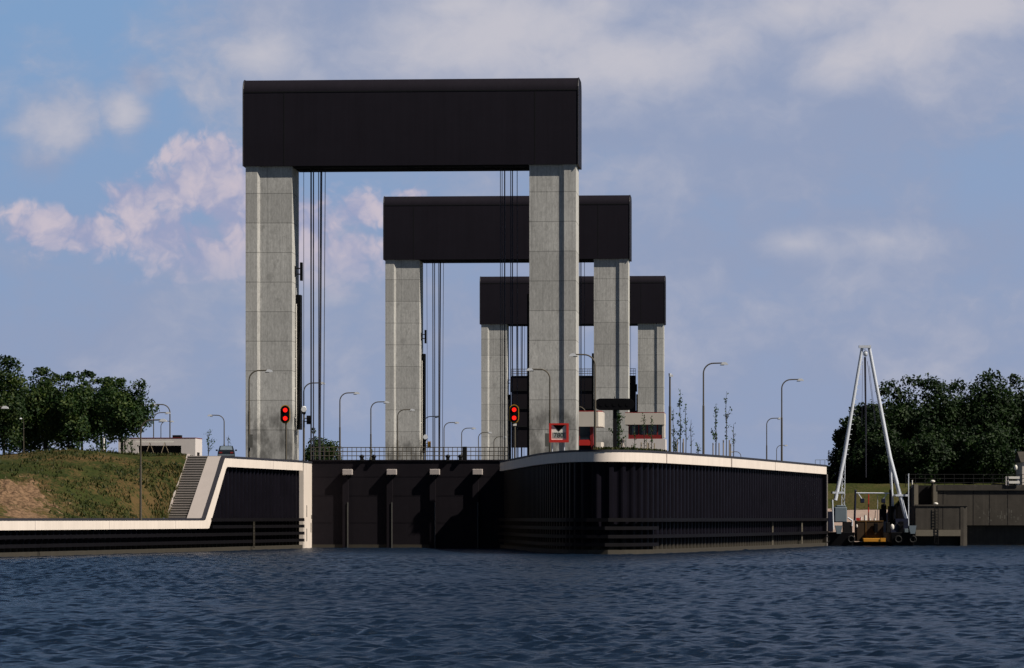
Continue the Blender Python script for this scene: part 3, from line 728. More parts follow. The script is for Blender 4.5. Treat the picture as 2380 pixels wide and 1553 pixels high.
# ------------------------------------------------------------------ stairs
st = thing('concrete_stairs', (stair_lo.x, stair_lo.y, 3.0), 'long flight of grey concrete steps climbing the grass slope to the platform', 'stairs')
def stp(s_, o, z): p = stair_lo - Vector((stair_lo.x, stair_lo.y)) + dL * s_ + nL * o; return (p.x, p.y, z)
mb = MB(); NSTEP = 26; run = 6.9 / NSTEP; rise = (DECK - 3.0) / NSTEP
for k in range(NSTEP):
    z1 = rise * (k + 1)
    vs = [stp(k * run, 1.22, -.4), stp(k * run, 3.12, -.4), stp((k + 1) * run, 3.12, -.4), stp((k + 1) * run, 1.22, -.4)]
    vs += [(x_, y_, z1) for x_, y_, _ in vs]
    mb.add(vs, [(4, 7, 6, 5), (0, 4, 5, 1), (1, 5, 6, 2), (2, 6, 7, 3), (3, 7, 4, 0)])
mb.build('steps', 'step', st)
ns = MB()
for k in range(NSTEP):
    z1 = rise * (k + 1) + .004
    a_, b_ = stp(k * run - .01, 1.22, z1), stp(k * run - .01, 3.12, z1); c_, d_ = stp(k * run - .01, 3.12, z1 - .10), stp(k * run - .01, 1.22, z1 - .10)
    e_, f_ = stp(k * run + .09, 3.12, z1), stp(k * run + .09, 1.22, z1)
    ns.add([a_, b_, c_, d_, e_, f_], [(0, 1, 2, 3), (5, 4, 1, 0)])
ns.build('step_nosing', 'cheek', st)
def cheek(o0, o1, lift):
    vs = []
    for o in (o0, o1): vs += [stp(-.5, o, -.7 + lift), stp(-.5, o, .06 + lift), stp(6.95, o, DECK - 3.0 + lift), stp(7.6, o, DECK - 3.0 + lift), stp(7.6, o, DECK - 3.75 + lift)]
    return MB().add(vs, [(0, 1, 2, 3, 4), (9, 8, 7, 6, 5)] + [((i + 1) % 5, i, 5 + i, 5 + (i + 1) % 5) for i in range(5)])
cheek(-.11, 1.21, .0).build('stair_cheek', 'cheek', st)
cheek(3.13, 3.25, .20).build('stair_edging', 'cheek', st)

# ------------------------------------------------------------------ street lamps
def make_lamp(name='street_lamp'):
    root = thing(name, (0, 0, 0), '', 'street lamp', 'curved street lamps of the lock')
    H, A_, r_ = 8.7, 1.75, .95
    pts = [(0, 0, -.1), (0, 0, 1.2), (0, 0, 4.7), (0, 0, 4.72), (0, 0, H - r_)] + [(r_ - r_ * math.cos(a), 0, H - r_ + r_ * math.sin(a)) for a in np.linspace(.2, math.pi / 2, 8)] + [(A_, 0, H + .02)]
    rs = [.11, .105, .10, .075, .07] + [.065] * 8 + [.06]
    MB().tube(pts, rs, 8).build('pole', 'pole', root, smooth=True)
    hd = MB().front([(A_ - .15, H - .13), (A_ + .58, H - .15), (A_ + .50, H + .02), (A_ + .30, H + .12), (A_ + .05, H + .10)], -.13, .13)
    h = hd.build('lamp_head', 'head', root)
    MB().box(A_ - .18, A_ + .2, -.10, .10, H - .20, H - .135).build('lens', 'box', h)
    return root
lamp = make_lamp(); used = [0]
def put_lamp(px, Y, arm, label, top=None, basez=DECK, box=False, group='curved street lamps of the lock'):
    o = lamp if not used[0] else copy_tree(lamp); used[0] += 1
    s_ = 1.0
    if top is not None: s_ = (Z(top, Y) - basez) / 8.72
    o.location = (X(px, Y), Y, basez); o.scale = (s_, s_, s_); o.rotation_euler = (0, 0, R(arm)); o['label'] = label; o['group'] = group
    if box:
        MB().box(-.35, -.02, -.35, -.1, .9, 2.1).build('switch_box', 'box', o)
    return o
kk = F / 7750
put_lamp(579, 330 * kk, 0, 'grey curved street lamp standing in front of the left column of the front tower', 861)
lab = ['curved street lamp standing just right of the front tower\'s left column', 'first curved street lamp left of the second tower, rising behind the gate handrail',
       'curved street lamp close before the second tower\'s left edge, its head touching the column', 'curved street lamp in front of the second tower\'s left column',
       'curved street lamp right behind the second tower\'s left guide rail', 'curved street lamp halfway between the second and third towers\' left columns',
       'small curved street lamp next left of the third tower', 'tiny curved street lamp whose head crosses the third tower\'s left edge', 'tiniest curved street lamp of the row, in front of the third tower\'s left column']
for (px, top), l_ in zip([(706, 890), (790, 913), (862, 934), (924, 952), (985, 968), (1032, 982), (1073, 995), (1112, 1005), (1148, 1015)], lab):
    Y_ = 113190 / (1204 - top) * kk; put_lamp(px, Y_, 0, l_, top)
put_lamp(1278, 324 * kk, 180, 'curved street lamp with arm to the left, rising beside the red framed sign', 858)
put_lamp(1383, 297 * kk, 180, 'tall curved street lamp with arm to the left, right of the red framed sign', 824)
put_lamp(1361, 430 * kk, 180, 'small curved street lamp above the control cabin behind the front tower', 945)
put_lamp(1635, 312 * kk, 0, 'tallest curved street lamp on the pier, standing alone against the sky', 844)
put_lamp(1817, 350 * kk, 0, 'tall curved street lamp toward the right end of the pier', 882)
put_lamp(1782, 480 * kk, 0, 'shorter curved street lamp just left of the tall one at the pier end', 972)
put_lamp(1805, 640 * kk, 0, 'lowest curved street lamp at the pier end, mostly hidden by the coping', 1035)
put_lamp(1722, 800 * kk, 180, 'tiny curved street lamp top peeping over the middle of the pier coping', 1050)
put_lamp(327, 303, 0, 'curved street lamp rising from the low quay in front of the grass slope', 976, basez=3.0)
put_lamp(-36, 330, 0, 'street lamp whose white head reaches in from the photo\'s left edge', 946, basez=4.9)
put_lamp(55, 380, -100, 'street lamp before the left trees with its arm pointing toward the water', 973, basez=DECK)
put_lamp(374, 470, 0, 'short curved street lamp behind the low flat roofed building, arm to the right', 979, basez=DECK)
put_lamp(357, 520, 0, 'pale street lamp at the right edge of the left tree group, with a white head', 959, basez=DECK)
put_lamp(395, 560, 180, 'thin tall street lamp with arm to the left above the low building\'s roof', 940, basez=DECK)
put_lamp(521, 560, 180, 'thin pale street lamp behind the parked car', 965, basez=DECK)
put_lamp(1925, 500, -90, 'small dark lamp post between pier end and crane boat', 1048, basez=7.2)

for px_, Y_ in ((579, 330 * kk), (1278, 324 * kk)):
    o = [q for q in SC.objects if q.name.startswith('street_lamp') and abs(q.location.x - X(px_, Y_)) < .01 and q.parent is None][0]
    MB().box(-.02 if px_ < 600 else -.38, .38 if px_ < 600 else -.02 if False else .02, -.4, -.12, 1.1, 2.4).build('switch_box', 'box', o) if px_ < 600 else MB().box(.06, .48, -.1, .2, 1.1, 2.4).build('switch_box', 'box', o)
def make_mast(px, Y, top, label):
    zt = Z(top, Y) - DECK
    root = thing('light_mast', (X(px, Y), Y, DECK), label, 'light mast')
    MB().tube([(0, 0, -.1), (0, 0, zt * .6), (0, 0, zt * .6 + .02), (0, 0, zt - .3)], [.13, .12, .09, .08], 8).build('pole', 'pole', root, smooth=True)
    MB().tube([(0, 0, zt - .35), (0, 0, zt)], [.10, .14], 8).box(-.02, .3, -.12, .12, zt - .32, zt - .12).build('lamp_head', 'head', root)
make_mast(1557, 357, 868, 'straight dark light mast with small white head right of the third tower')

# ------------------------------------------------------------------ signals
def stadium(cx, cz, hw, hh, n=10):
    p = []
    if hh >= hw:
        for a in np.linspace(0, math.pi, n): p.append((cx + hw * math.cos(a), cz + hh - hw + hw * math.sin(a)))
        for a in np.linspace(math.pi, 2 * math.pi, n): p.append((cx + hw * math.cos(a), cz - hh + hw + hw * math.sin(a)))
    else:
        for a in np.linspace(-math.pi / 2, math.pi / 2, n): p.append((cx + hw - hh + hh * math.cos(a), cz + hh * math.sin(a)))
        for a in np.linspace(math.pi / 2, 3 * math.pi / 2, n): p.append((cx - hw + hh + hh * math.cos(a), cz + hh * math.sin(a)))
    return p
def disc(cx, cz, r, n=20): return [(cx + r * math.cos(2 * math.pi * k / n), cz + r * math.sin(2 * math.pi * k / n)) for k in range(n)]
def make_signal(px, Y, pyc, label, plate):
    zc = Z(pyc, Y) - DECK
    root = thing('traffic_signal', (X(px, Y), Y, DECK), label, 'signal light', 'red lock entrance signals')
    MB().tube([(.07, .1, -.1), (.07, .1, zc - .5)], .09, 8).build('post', 'pole', root, smooth=True)
    bd = MB().front(stadium(0, zc, .50, .95), -.06, .06).build('border', 'yellow', root)
    bo = MB().front(stadium(0, zc, .43, .88), -.11, .10).build('signal_board', 'black', root)
    for dz_ in (.42, -.42):
        l_ = MB().front(disc(0, zc + dz_, .22), -.16, -.115).build('signal_lamp', 'red_light', root)
        vz = MB()
        for k in range(9):
            a0, a1 = math.pi * k / 9, math.pi * (k + 1) / 9
            q = [(.26 * math.cos(a), -.11, zc + dz_ + .26 * math.sin(a)) for a in (a0, a1)] + [(.26 * math.cos(a), -.34, zc + dz_ + .26 * math.sin(a)) for a in (a1, a0)]
            vz.add(q, [(0, 1, 2, 3)])
        vz.build('hood', 'black', l_)
    if plate: MB().box(-.12, .26, -.02, .03, zc - 1.22, zc - 1.0).build('number_plate', 'signw', root)
make_signal(663, 386.5, 963, 'pair of red signal lights in front of the left column of the front tower', False)
make_signal(1195, 388.5, 962, 'pair of red signal lights on a post at the gate\'s right end beside the pier', True)

def make_searchlight_post(px, Y, pyc, label, s_=1.0):
    zc = Z(pyc, Y) - DECK
    root = thing('signal_mast', (X(px, Y), Y, DECK), label, 'signal mast', 'signal masts beside the gates')
    MB().tube([(0, 0, -.1), (0, 0, zc + .1)], .09, 8).build('post', 'pole', root, smooth=True)
    MB().tube([(0, -.28, zc), (0, .28, zc)], .27 * s_, 12).ball((0, 0, zc + .22), .24, .24, .14).build('floodlight', 'head', root, smooth=True)
    MB().tube([(0, -.2, zc - .34), (0, .2, zc - .34)], .2, 10).build('junction_box', 'black', root)
    br = MB().tube([(0, 0, zc - .92), (.35, .0, zc - .92)], .05, 6).tube([(0, 0, zc - 1.25), (.35, 0, zc - 1.25)], .05, 6).build('bracket', 'steel', root)
    bx_ = MB()
    o = [(y, z) for y, z in stadium(0, zc - 1.08, .3, .46)]
    n = len(o); bx_.add([(.28, y, z) for y, z in o] + [(.75, y, z) for y, z in o], [tuple(range(n)), tuple(range(n, 2 * n))[::-1]] + [(i, (i + 1) % n, n + (i + 1) % n, n + i) for i in range(n)])
    sb = bx_.build('signal_box', 'black', root)
    if s_ > 1:
        for x_ in (.36, .62):
            q = MB(); q.add([(x_, y * 1.06, zc - 1.08 + (z - zc + 1.08) * 1.06) for y, z in o] + [(x_ + .06, y * 1.06, zc - 1.08 + (z - zc + 1.08) * 1.06) for y, z in o], [tuple(range(n)), tuple(range(n, 2 * n))[::-1]] + [(i, (i + 1) % n, n + (i + 1) % n, n + i) for i in range(n)]); q.build('band', 'yellow', sb)
make_searchlight_post(706.5, 394.5, 952, 'post with round pale floodlight and black signal box beside the front tower\'s left column')
make_searchlight_post(989, 536, 1016, 'post with floodlight and yellow banded signal box at the second tower\'s left guide', 1.25)

# ------------------------------------------------------------------ signs
Ys = 352.0
sg = thing('clearance_sign', (X(1299, Ys), Ys, DECK), 'square red framed sign with black triangle and the figures 780', 'sign')
z0, z1 = Z(1028.5, Ys) - DECK, Z(984, Ys) - DECK; hw = .92; fw = .25
fr = MB()
fr.box(-hw, hw, -.16, .06, z0, z0 + fw); fr.box(-hw, hw, -.16, .06, z1 - .16, z1); fr.box(-hw, -hw + fw * .9, -.16, .06, z0 + fw, z1 - .16); fr.box(hw - fw * .9, hw, -.16, .06, z0 + fw, z1 - .16)
fr.build('frame', 'redp', sg)
MB().box(-hw + .02, hw - .02, .0, .05, z0 + .02, z1 - .02).build('panel', 'signw', sg)
zt_ = z1 - .17
MB().front([(-.56, zt_), (0, zt_ - .60), (.56, zt_)], -.02, -.003).build('triangle', 'black', sg)
MB().box(-.62, .62, -.012, -.002, z0 + fw + .13, z0 + fw + .68).build('display_panel', 'grey', sg)
for x_ in (-.62, .50): MB().tube([(x_, .12, -.1), (x_, .12, z1 - .2)], .05, 8).build('post', 'sheer', sg)
def text_mesh(name, s, size, m, parent, loc, rot, thick=.004, align='CENTER'):
    cu = bpy.data.curves.new(name, 'FONT'); cu.body = s; cu.size = size; cu.extrude = thick; cu.align_x = align; cu.align_y = 'CENTER'
    to = bpy.data.objects.new(name + '_src', cu); COL.objects.link(to)
    bpy.context.view_layer.update()
    me = bpy.data.meshes.new_from_object(to.evaluated_get(bpy.context.evaluated_depsgraph_get())); me.name = name
    bpy.data.objects.remove(to); bpy.data.curves.remove(cu)
    me.materials.clear(); me.materials.append(M[m])
    o = bpy.data.objects.new(name, me); COL.objects.link(o); o.parent = parent; o.location = loc; o.rotation_euler = rot
    return o
text_mesh('figures', '780', .62, 'black', sg, (-.02, -.02, z0 + fw + .41), (R(90), 0, 0))

Yb = 343.0
db = thing('display_board', (X(1428, Yb), Yb, DECK), 'long black rounded display board on a thick dark post', 'sign')
zc = Z(940, Yb) - DECK
MB().front(stadium(0, zc, 1.80, .53, 14), -.18, .12).build('board', 'black', db, bevel=.03)
MB().box(-.12, .22, .14, .48, -.1, zc + .3).build('post', 'steel', db)
mb = MB()
for x_ in (-1.2, -.6, 0, .6, 1.2): mb.front(disc(x_, zc, .20, 16), -.21, -.185)
mb.build('unlit_lamps', 'black', db)
mb = MB().tube([(.02, 0, zc + .53), (.02, 0, zc + .72)], .05, 6).build('top_stub', 'box', db)

# ------------------------------------------------------------------ buildings
def bld(name, loc, label): return thing(name, loc, label, 'building', None, -TH)
Y1 = 455.0; xr = X(1390.5, Y1)
cb = bld('control_cabin', (xr, Y1, DECK), 'control cabin with pale parapet over dark glass and red panels behind the front tower')
za, zb_ = Z(957, Y1) - DECK, Z(991.5, Y1) - DECK; zd, ze = Z(1022, Y1) - DECK, Z(1047, Y1) - DECK
MB().prism([(-5.5, 0), (0, 0), (.5, .9), (.5, 6), (-5.5, 6)], zb_, za).build('parapet', 'pconc', cb)
MB().prism([(-5.4, .1), (-.02, .1), (.42, .95), (.42, 5.9), (-5.4, 5.9)], za + .005, za + .14).build('roof_edge', 'redw', cb)
MB().box(-5.2, -.9, .45, 5.5, zd, zb_ - .005).build('window_band', 'glass', cb)
wf = MB()
for x_ in (-5.2, -3.6, -2.35, -1.0): wf.box(x_, x_ + .12, .38, .44, zd, zb_ - .01)
wf.box(-.9, -.62, .40, 5.5, 0, zb_ - .005)
wf.build('window_frame', 'redw', cb)
MB().box(-5.2, -.95, .42, 5.4, zd - .68, zd - .004).build('red_panel', 'redp', cb)
MB().box(-5.2, -5.0 + .0, .42, .6, ze - 1, zd - .684).box(-3.55, -3.2, .42, .6, ze - 1, zd - .684).build('red_door_frame', 'redp', cb)
MB().box(-5.1, -1.0, .61, 5.3, -.1, zd - .69).build('lower_wall', 'dark', cb)
wd = Z(1028, Y1) - DECK
MB().prism([(-.34, -.6), (.35, -.6), (.55, .0), (.55, 3), (-.34, 3)], -.1, wd).build('stair_parapet', 'pconc', cb)

Y2 = 500.0; xl = X(1452.5, Y2)
cb2 = bld('control_house', (xl, Y2, DECK), 'pale control house with a red framed window band at the third tower\'s right column')
za, zb_, zw, zr = [Z(p_, Y2) - DECK for p_ in (960, 987, 1011, 1020)]; wB = 5.2
MB().box(0, wB, 0, 7, zb_, za).build('parapet', 'pconc', cb2)
MB().box(.03, wB - .03, .03, 6.97, za + .004, za + .1).build('roof_edge', 'redw', cb2)
sd_ = MB()
MB().box(.45, wB - .05, .5, 6.5, zw, zb_ - .004).build('window_band', 'glass', cb2)
wf = MB()
for x_ in (.42, 1.72, 2.85, 4.2): wf.box(x_, x_ + .16, .42, .495, zw, zb_ - .01)
wf.box(.42, wB - .3, .40, .49, zr, zw)
wf.build('window_frame', 'redw', cb2)
MB().box(wB - .30, wB - .02, .36, 6.4, zw - .3, zb_ - .006).build('corner_pier', 'pconc', cb2)
bl_ = MB()
for x_ in (.95, 2.2, 3.1, 3.75): bl_.box(x_, x_ + .42, .47, .497, zw + .1, zb_ - .15)
bl_.build('blind', 'mach', cb2)
MB().box(.2, wB + .12, .3, 6.8, -.1, zr - .004).build('base_wall', 'gconc', cb2)

Y3 = 452.0
lb_ = bld('pump_building', (X(275, Y3), Y3, DECK), 'low flat roofed pale building with a long dark opening above the left slope')
wL = (X(455, Y3) - X(275, Y3)) / math.cos(TH); hL = Z(1019, Y3) - DECK; dpt = 5.4
o0, o1 = (322 - 275) / 180 * wL, (422 - 275) / 180 * wL; zo = Z(1036, Y3) - DECK
wl = MB().box(0, o0, 0, dpt, -.1, hL); wl.box(o1, wL, 0, dpt, -.1, hL); wl.box(o0, o1, 0, dpt, zo, hL - .001); wl.box(o0, o1, .8, dpt - .01, -.1, zo)
wl.build('wall', 'gconc', lb_)
MB().box(-.03, wL + .03, -.03, dpt + .03, hL + .002, hL + .08).build('roof_edge', 'redw', lb_)
MB().box(o0 + .01, o1 - .01, .35, .79, -.1, zo - .01).build('dark_opening', 'dark', lb_)
MB().box(wL, wL + .02, 1.3, 3.2, .3, 2.0).build('door', 'cheek', lb_)
MB().box(wL, wL + .03, 1.3, 3.2, 1.6, 2.0).build('door_shadow_lintel' if False else 'painted_lintel_shadow', 'dark', lb_)  # dark strip stands in for the shadow at the top of the door
MB().box(4.2 + 2.0, 4.2 + 3.0, 2, 3.2, hL + .08, hL + .42).build('roof_vent', 'steel', lb_)

# white bar on splayed legs in front of the low building
Yh = 366.0
tb = thing('trestle_barrier', (X(330, Yh), Yh, DECK), 'white bar on thin splayed legs in front of the low building', 'barrier')
zb1 = Z(1026, Yh) - DECK; L_ = X(403, Yh) - X(330, Yh)
MB().box(-.6, L_, -.06, .06, zb1 - .1, zb1 + .04).build('bar', 'signw', tb)
for x_ in (.75, 2.2):
    MB().tube([(x_ - .45, -.3, 0), (x_ + .05, 0, zb1)], .03, 5).tube([(x_ + .5, .3, 0), (x_ - .05, 0, zb1)], .03, 5).build('leg', 'stake', tb)

# ------------------------------------------------------------------ car
def make_car():
    Yc = 381.0; root = thing('parked_car', (X(526, Yc), Yc, DECK), 'dark sedan seen from behind, parked on the platform beside the front tower', 'car', None, R(4))
    w = .86
    def shell(secs, name, m, smooth=True):                  # secs: list of (y, [(x,z)...]) half profile mirrored
        n = len(secs[0][1]); vs = []; fs = []
        for y, pr in secs:
            vs += [(x_, y, z_) for x_, z_ in pr] + [(-x_, y, z_) for x_, z_ in pr[::-1]]
        k = 2 * n
        for i in range(len(secs) - 1):
            for j in range(k): fs.append((i * k + j, i * k + (j + 1) % k, (i + 1) * k + (j + 1) % k, (i + 1) * k + j))
        fs += [tuple(range(k))[::-1], tuple((len(secs) - 1) * k + j for j in range(k))]
        return MB().add(vs, fs).build(name, m, root, smooth=smooth)
    body = lambda s_, zt: [(w * s_ * .9, .22), (w * s_, .45), (w * s_, .68), (w * s_ * .95, zt)]
    shell([(-2.15, body(.93, .80)), (-2.05, body(.98, .88)), (-1.3, body(1, .92)), (0, body(1, .93)), (1.3, body(1, .90)), (2.0, body(.96, .80)), (2.1, body(.9, .70))], 'body', 'car')
    cab = lambda a, z: [(w * .93, .88), (w * a, z), (w * a * .6, z + .02)]
    shell([(-1.45, cab(.90, .92)), (-.85, cab(.76, 1.38)), (.45, cab(.75, 1.40)), (1.15, cab(.88, .95))], 'cabin', 'car')
    gl = MB().add([(-.62, -1.42, .96), (.62, -1.42, .96), (.54, -.92, 1.34), (-.54, -.92, 1.34)], [(0, 1, 2, 3)]); 
    for v_ in range(4): x_, y_, z_ = gl.v[v_]; gl.v[v_] = (x_, y_ - .035, z_ + .02)
    gl.build('rear_window', 'wing', root)
    for s_ in (-1, 1):
        MB().box(s_ * .55 - .15, s_ * .55 + .15, -2.18, -2.12, .62, .76).build('tail_light', 'redw', root)
        MB().box(s_ * .97 - .1, s_ * .97 + .1, .72, .84, .90, 1.05).build('mirror', 'car', root)
        for y_ in (-1.3, 1.3):
            wh = MB().tube([(s_ * .68, y_, .31), (s_ * .86, y_, .31)], .31, 16).build('wheel', 'rubber', root)
            MB().tube([(s_ * .80, y_, .31), (s_ * .87, y_, .31)], .18, 12).build('rim', 'mach', wh)
    MB().box(-.8, .8, -2.25, -2.14, .38, .52).build('bumper', 'mach', root)
make_car()

# ------------------------------------------------------------------ trees
def crown_quads(seed, rx, ry, rz, cz, n, leaf, nclump=34, spikes=6, low=-0.9):
    r = np.random.default_rng(seed)
    C = []; 
    for k in range(nclump):
        d = r.normal(size=3); d /= np.linalg.norm(d); q = r.uniform(.35, .82) 
        if d[2] < low: d[2] = low
        s_ = r.uniform(.26, .44)
        C.append((d[0] * rx * q, d[1] * ry * q, d[2] * rz * q, s_))
    for k in range(spikes):
        a = r.uniform(0, 2 * math.pi); q = r.uniform(0, .75)
        C.append((math.cos(a) * rx * q, math.sin(a) * ry * q, rz * (.62 + .30 * math.sqrt(max(0, 1 - q * q))), r.uniform(.10, .17)))
    C = np.array(C); sz = C[:, 3] ** 2; pick = r.choice(len(C), n, p=sz / sz.sum())
    d = r.normal(size=(n, 3)); d /= np.linalg.norm(d, axis=1)[:, None]
    rad = r.uniform(.35, 1.08, n) ** .6
    m_ = (rx + ry + rz) / 3
    lump = 1 + .35 * (vnoise(d[:, 0] * 3 + pick, d[:, 1] * 3 + d[:, 2] * 2, seed) - .5)
    c = C[pick, :3] + d * (C[pick, 3] * rad * lump)[:, None] * np.array([m_, m_, m_])
    c[:, 2] += cz
    nr = d * .7 + r.normal(size=(n, 3)) * .6 + np.array([0, 0, .25]); nr /= np.linalg.norm(nr, axis=1)[:, None]
    t1 = np.cross(nr, r.normal(size=(n, 3))); t1 /= np.linalg.norm(t1, axis=1)[:, None]; t2 = np.cross(nr, t1)
    L = (leaf * r.uniform(.6, 1.35, n))[:, None]
    return np.stack([c - t1 * L * .6, c - t2 * L * .36, c + t1 * L * .6, c + t2 * L * .36], 1)
def make_tree(px, Y, top, width, label, group, seed, m='leafl', spikes=6, basez=DECK, bottom=.16, n=6500, leaf=.34, depth=None, trunk=.2):
    H = Z(top, Y) - basez; w = width / F * Y / 2; root = thing('tree', (X(px, Y), Y, basez), label, 'tree', group)
    r = random.Random(seed); rz = H * (1 - bottom) / 2; cz = H - rz
    t_ = MB(); tp = []
    for i in range(6):
        f = i / 5; tp.append((math.sin(seed + f * 2) * .25 * f, math.cos(seed * 1.7 + f * 2) * .2 * f, -.2 + f * (cz + .2)))
    t_.tube(tp, [trunk * (1 - .6 * i / 5) for i in range(6)], 8)
    for k in range(6):
        i = r.randint(2, 5); a = r.uniform(0, 6.28); p_ = Vector(tp[i]); ln = r.uniform(.45, .8)
        e_ = p_ + Vector((math.cos(a) * w * ln, math.sin(a) * w * ln, rz * r.uniform(.1, .7)))
        t_.tube([p_, p_.lerp(e_, .5) + Vector((0, 0, .3)), e_], [trunk * .45, trunk * .3, trunk * .1], 6)
    t_.build('trunk', 'bark', root, smooth=True)
    quads_mesh('crown', crown_quads(seed, w, depth or w, rz, cz, n, leaf, spikes=spikes), m, root)
    return root
LT = [(-55, 462, 850, 130, 'leafy tree cut by the left edge of the view behind the slope', .1), (8, 448, 826, 95, 'tall pointed green tree at the far left of the tree group', .06), (70, 458, 872, 120, 'round topped green tree behind the lamp post on the left slope', .08),
      (103, 470, 853, 100, 'green tree with a pointed top, third from the left behind the slope', .1), (160, 456, 868, 110, 'green tree in the middle of the left group, its lower leaves near the grass', .12),
      (192, 472, 861, 80, 'slender green tree with a small peak in the left tree group', .22), (238, 464, 878, 110, 'full green tree next to last at the right of the left tree group', .26),
      (285, 446, 882, 150, 'dark round tree with a forked trunk beside the low building', .34)]
for i, (px, Y, top, wd_, l_, bt) in enumerate(LT):
    make_tree(px, Y, top, wd_ * 1.15, l_, 'trees behind the left slope', 31 + i * 7, 'leafl', 8, DECK, bt, n=11000 if wd_ > 100 else 9000, leaf=.31)
mt = MB(); 
make_tree(752, 690, 992, 100, 'single distant green tree seen between the front tower\'s left column and the second tower', 'distant trees', 5, 'leafl', 1, 7.2, .02, n=8000, leaf=.45)
RTREE = [(1978, 492, 968, 80, 'low ragged tree left of the crane boat\'s left leg'), (2012, 498, 935, 90, 'dark tree seen between the legs of the crane boat'), (2058, 488, 902, 120, 'dark tree directly right of the crane\'s right leg'),
         (2112, 494, 874, 140, 'tall dark tree above the concrete quay\'s left end'), (2172, 486, 880, 140, 'dark tree with flat top over the old concrete quay'), (2232, 496, 884, 130, 'dark tree right of the middle of the right hand grove'),
         (2296, 486, 862, 130, 'tallest dark tree of the right hand grove with twigs sticking out'), (2352, 496, 872, 130, 'dark tree near the right edge behind the white boards'), (2420, 488, 866, 140, 'dark tree cut by the right edge of the view')]
for i, (px, Y, top, wd_, l_) in enumerate(RTREE):
    make_tree(px, Y, top, wd_ * 1.15, l_, 'dark trees on the right bank', 101 + i * 5, 'leafr', 6, 7.2, .02, n=11000, leaf=.36)
SH = [(2075, 470, 1000, 110, 'shrubby low tree behind the crane\'s right leg'), (2150, 468, 985, 120, 'lower bushy tree in front of the right hand grove, over the dark opening'), (2225, 470, 990, 110, 'lower bushy tree in front of the grove, right of the dark opening'),
      (2300, 468, 985, 120, 'lower bushy tree in front of the grove, left of the white boards'), (2020, 472, 1010, 90, 'bush behind the crane boat between its legs'), (1968, 474, 1040, 60, 'small bush at the bank left of the crane leg')]
for i, (px, Y, top, wd_, l_) in enumerate(SH):
    make_tree(px, Y, top, wd_, l_, 'low bushy trees on the right bank', 201 + i * 3, 'leafr', 4, 7.2, -.12, n=6500, leaf=.34, trunk=.12)
ug = np.random.default_rng(77); n = 15000
c = np.stack([ug.uniform(X(1955, 502), X(2480, 502), n), ug.uniform(499, 505, n), 7.1 + np.abs(ug.normal(0, 1.9, n))], -1); nr = ug.normal(size=(n, 3)); nr /= np.linalg.norm(nr, axis=1)[:, None]
t1 = np.cross(nr, ug.normal(size=(n, 3))); t1 /= np.linalg.norm(t1, axis=1)[:, None]; t2 = np.cross(nr, t1)
tag(quads_mesh('undergrowth', np.stack([c - t1 * .3, c - t2 * .2, c + t1 * .3, c + t2 * .2], 1), 'leafr'), 'dark undergrowth along the foot of the right hand grove', 'undergrowth', kind='stuff')
hd = thing('hedge', (X(1926, 505), 505, 7.2), 'dark clipped hedge between the pier end and the right trees', 'hedge')
hq = np.random.default_rng(8); n = 3500; c = np.stack([hq.uniform(-3, 3, n), hq.uniform(-1, 1, n), hq.uniform(0, Z(1084, 505) - 7.2, n)], -1)
nr = hq.normal(size=(n, 3)); nr /= np.linalg.norm(nr, axis=1)[:, None]; t1 = np.cross(nr, hq.normal(size=(n, 3))); t1 /= np.linalg.norm(t1, axis=1)[:, None]; t2 = np.cross(nr, t1)
quads_mesh('foliage', np.stack([c - t1 * .22, c - t2 * .16, c + t1 * .22, c + t2 * .16], 1), 'leafr', hd)
MB().tube([(x_, 0, 0.1) for x_ in (-2.8, 2.8)], .1, 6).build('stem', 'bark', hd)

# young staked trees
def make_sapling(px, Y, top, label, seed, n=150, spread=.5, stakes=2, low=.25, name='sapling', group='young staked trees on the pier', basez=DECK, leaf=.17):
    H = Z(top, Y) - basez; r = np.random.default_rng(seed)
    root = thing(name, (X(px, Y), Y, basez), label, 'young tree', group)
    t_ = MB().tube([(0, 0, -.1), (.03, 0, H * .4), (-.04, 0, H * .75), (.02, 0, H)], [.05, .04, .03, .012], 6)
    tips = []
    for k in range(9):
        z0 = H * r.uniform(low, .85); a = r.uniform(0, 6.28); L_ = spread * r.uniform(.5, 1.2) * (1.15 - z0 / H * .8)
        e_ = (math.cos(a) * L_, math.sin(a) * L_, z0 + L_ * r.uniform(.8, 1.6)); t_.tube([(0, 0, z0), e_], [.018, .008], 4); tips.append(((0, 0, z0), e_))
    t_.build('trunk', 'bark', root)
    c = []
    for k in range(n):
        if r.random() < .45: z0 = H * r.uniform(low, 1.0); p_ = np.array([0, 0, z0])
        else: a_, b_ = tips[r.integers(9)]; p_ = np.array(a_) + (np.array(b_) - np.array(a_)) * r.uniform(.35, 1.05)
        c.append(p_ + r.normal(0, .09, 3))
    c = np.array(c); nr = r.normal(size=(n, 3)); nr /= np.linalg.norm(nr, axis=1)[:, None]
    t1 = np.cross(nr, r.normal(size=(n, 3))); t1 /= np.linalg.norm(t1, axis=1)[:, None]; t2 = np.cross(nr, t1); L_ = (leaf * r.uniform(.6, 1.3, n))[:, None]
    quads_mesh('crown', np.stack([c - t1 * L_ * .6, c - t2 * L_ * .4, c + t1 * L_ * .6, c + t2 * L_ * .4], 1), 'leafs', root)
    for k in range(stakes):
        x_ = (-.28, .30, .0)[k]; h = H * (.36 if H < 5 else .26)
        MB().tube([(x_, .05, -.1), (x_, .05, max(1.3, min(h, 2.4)))], .06, 6).build('stake', 'stake', root)
    return root
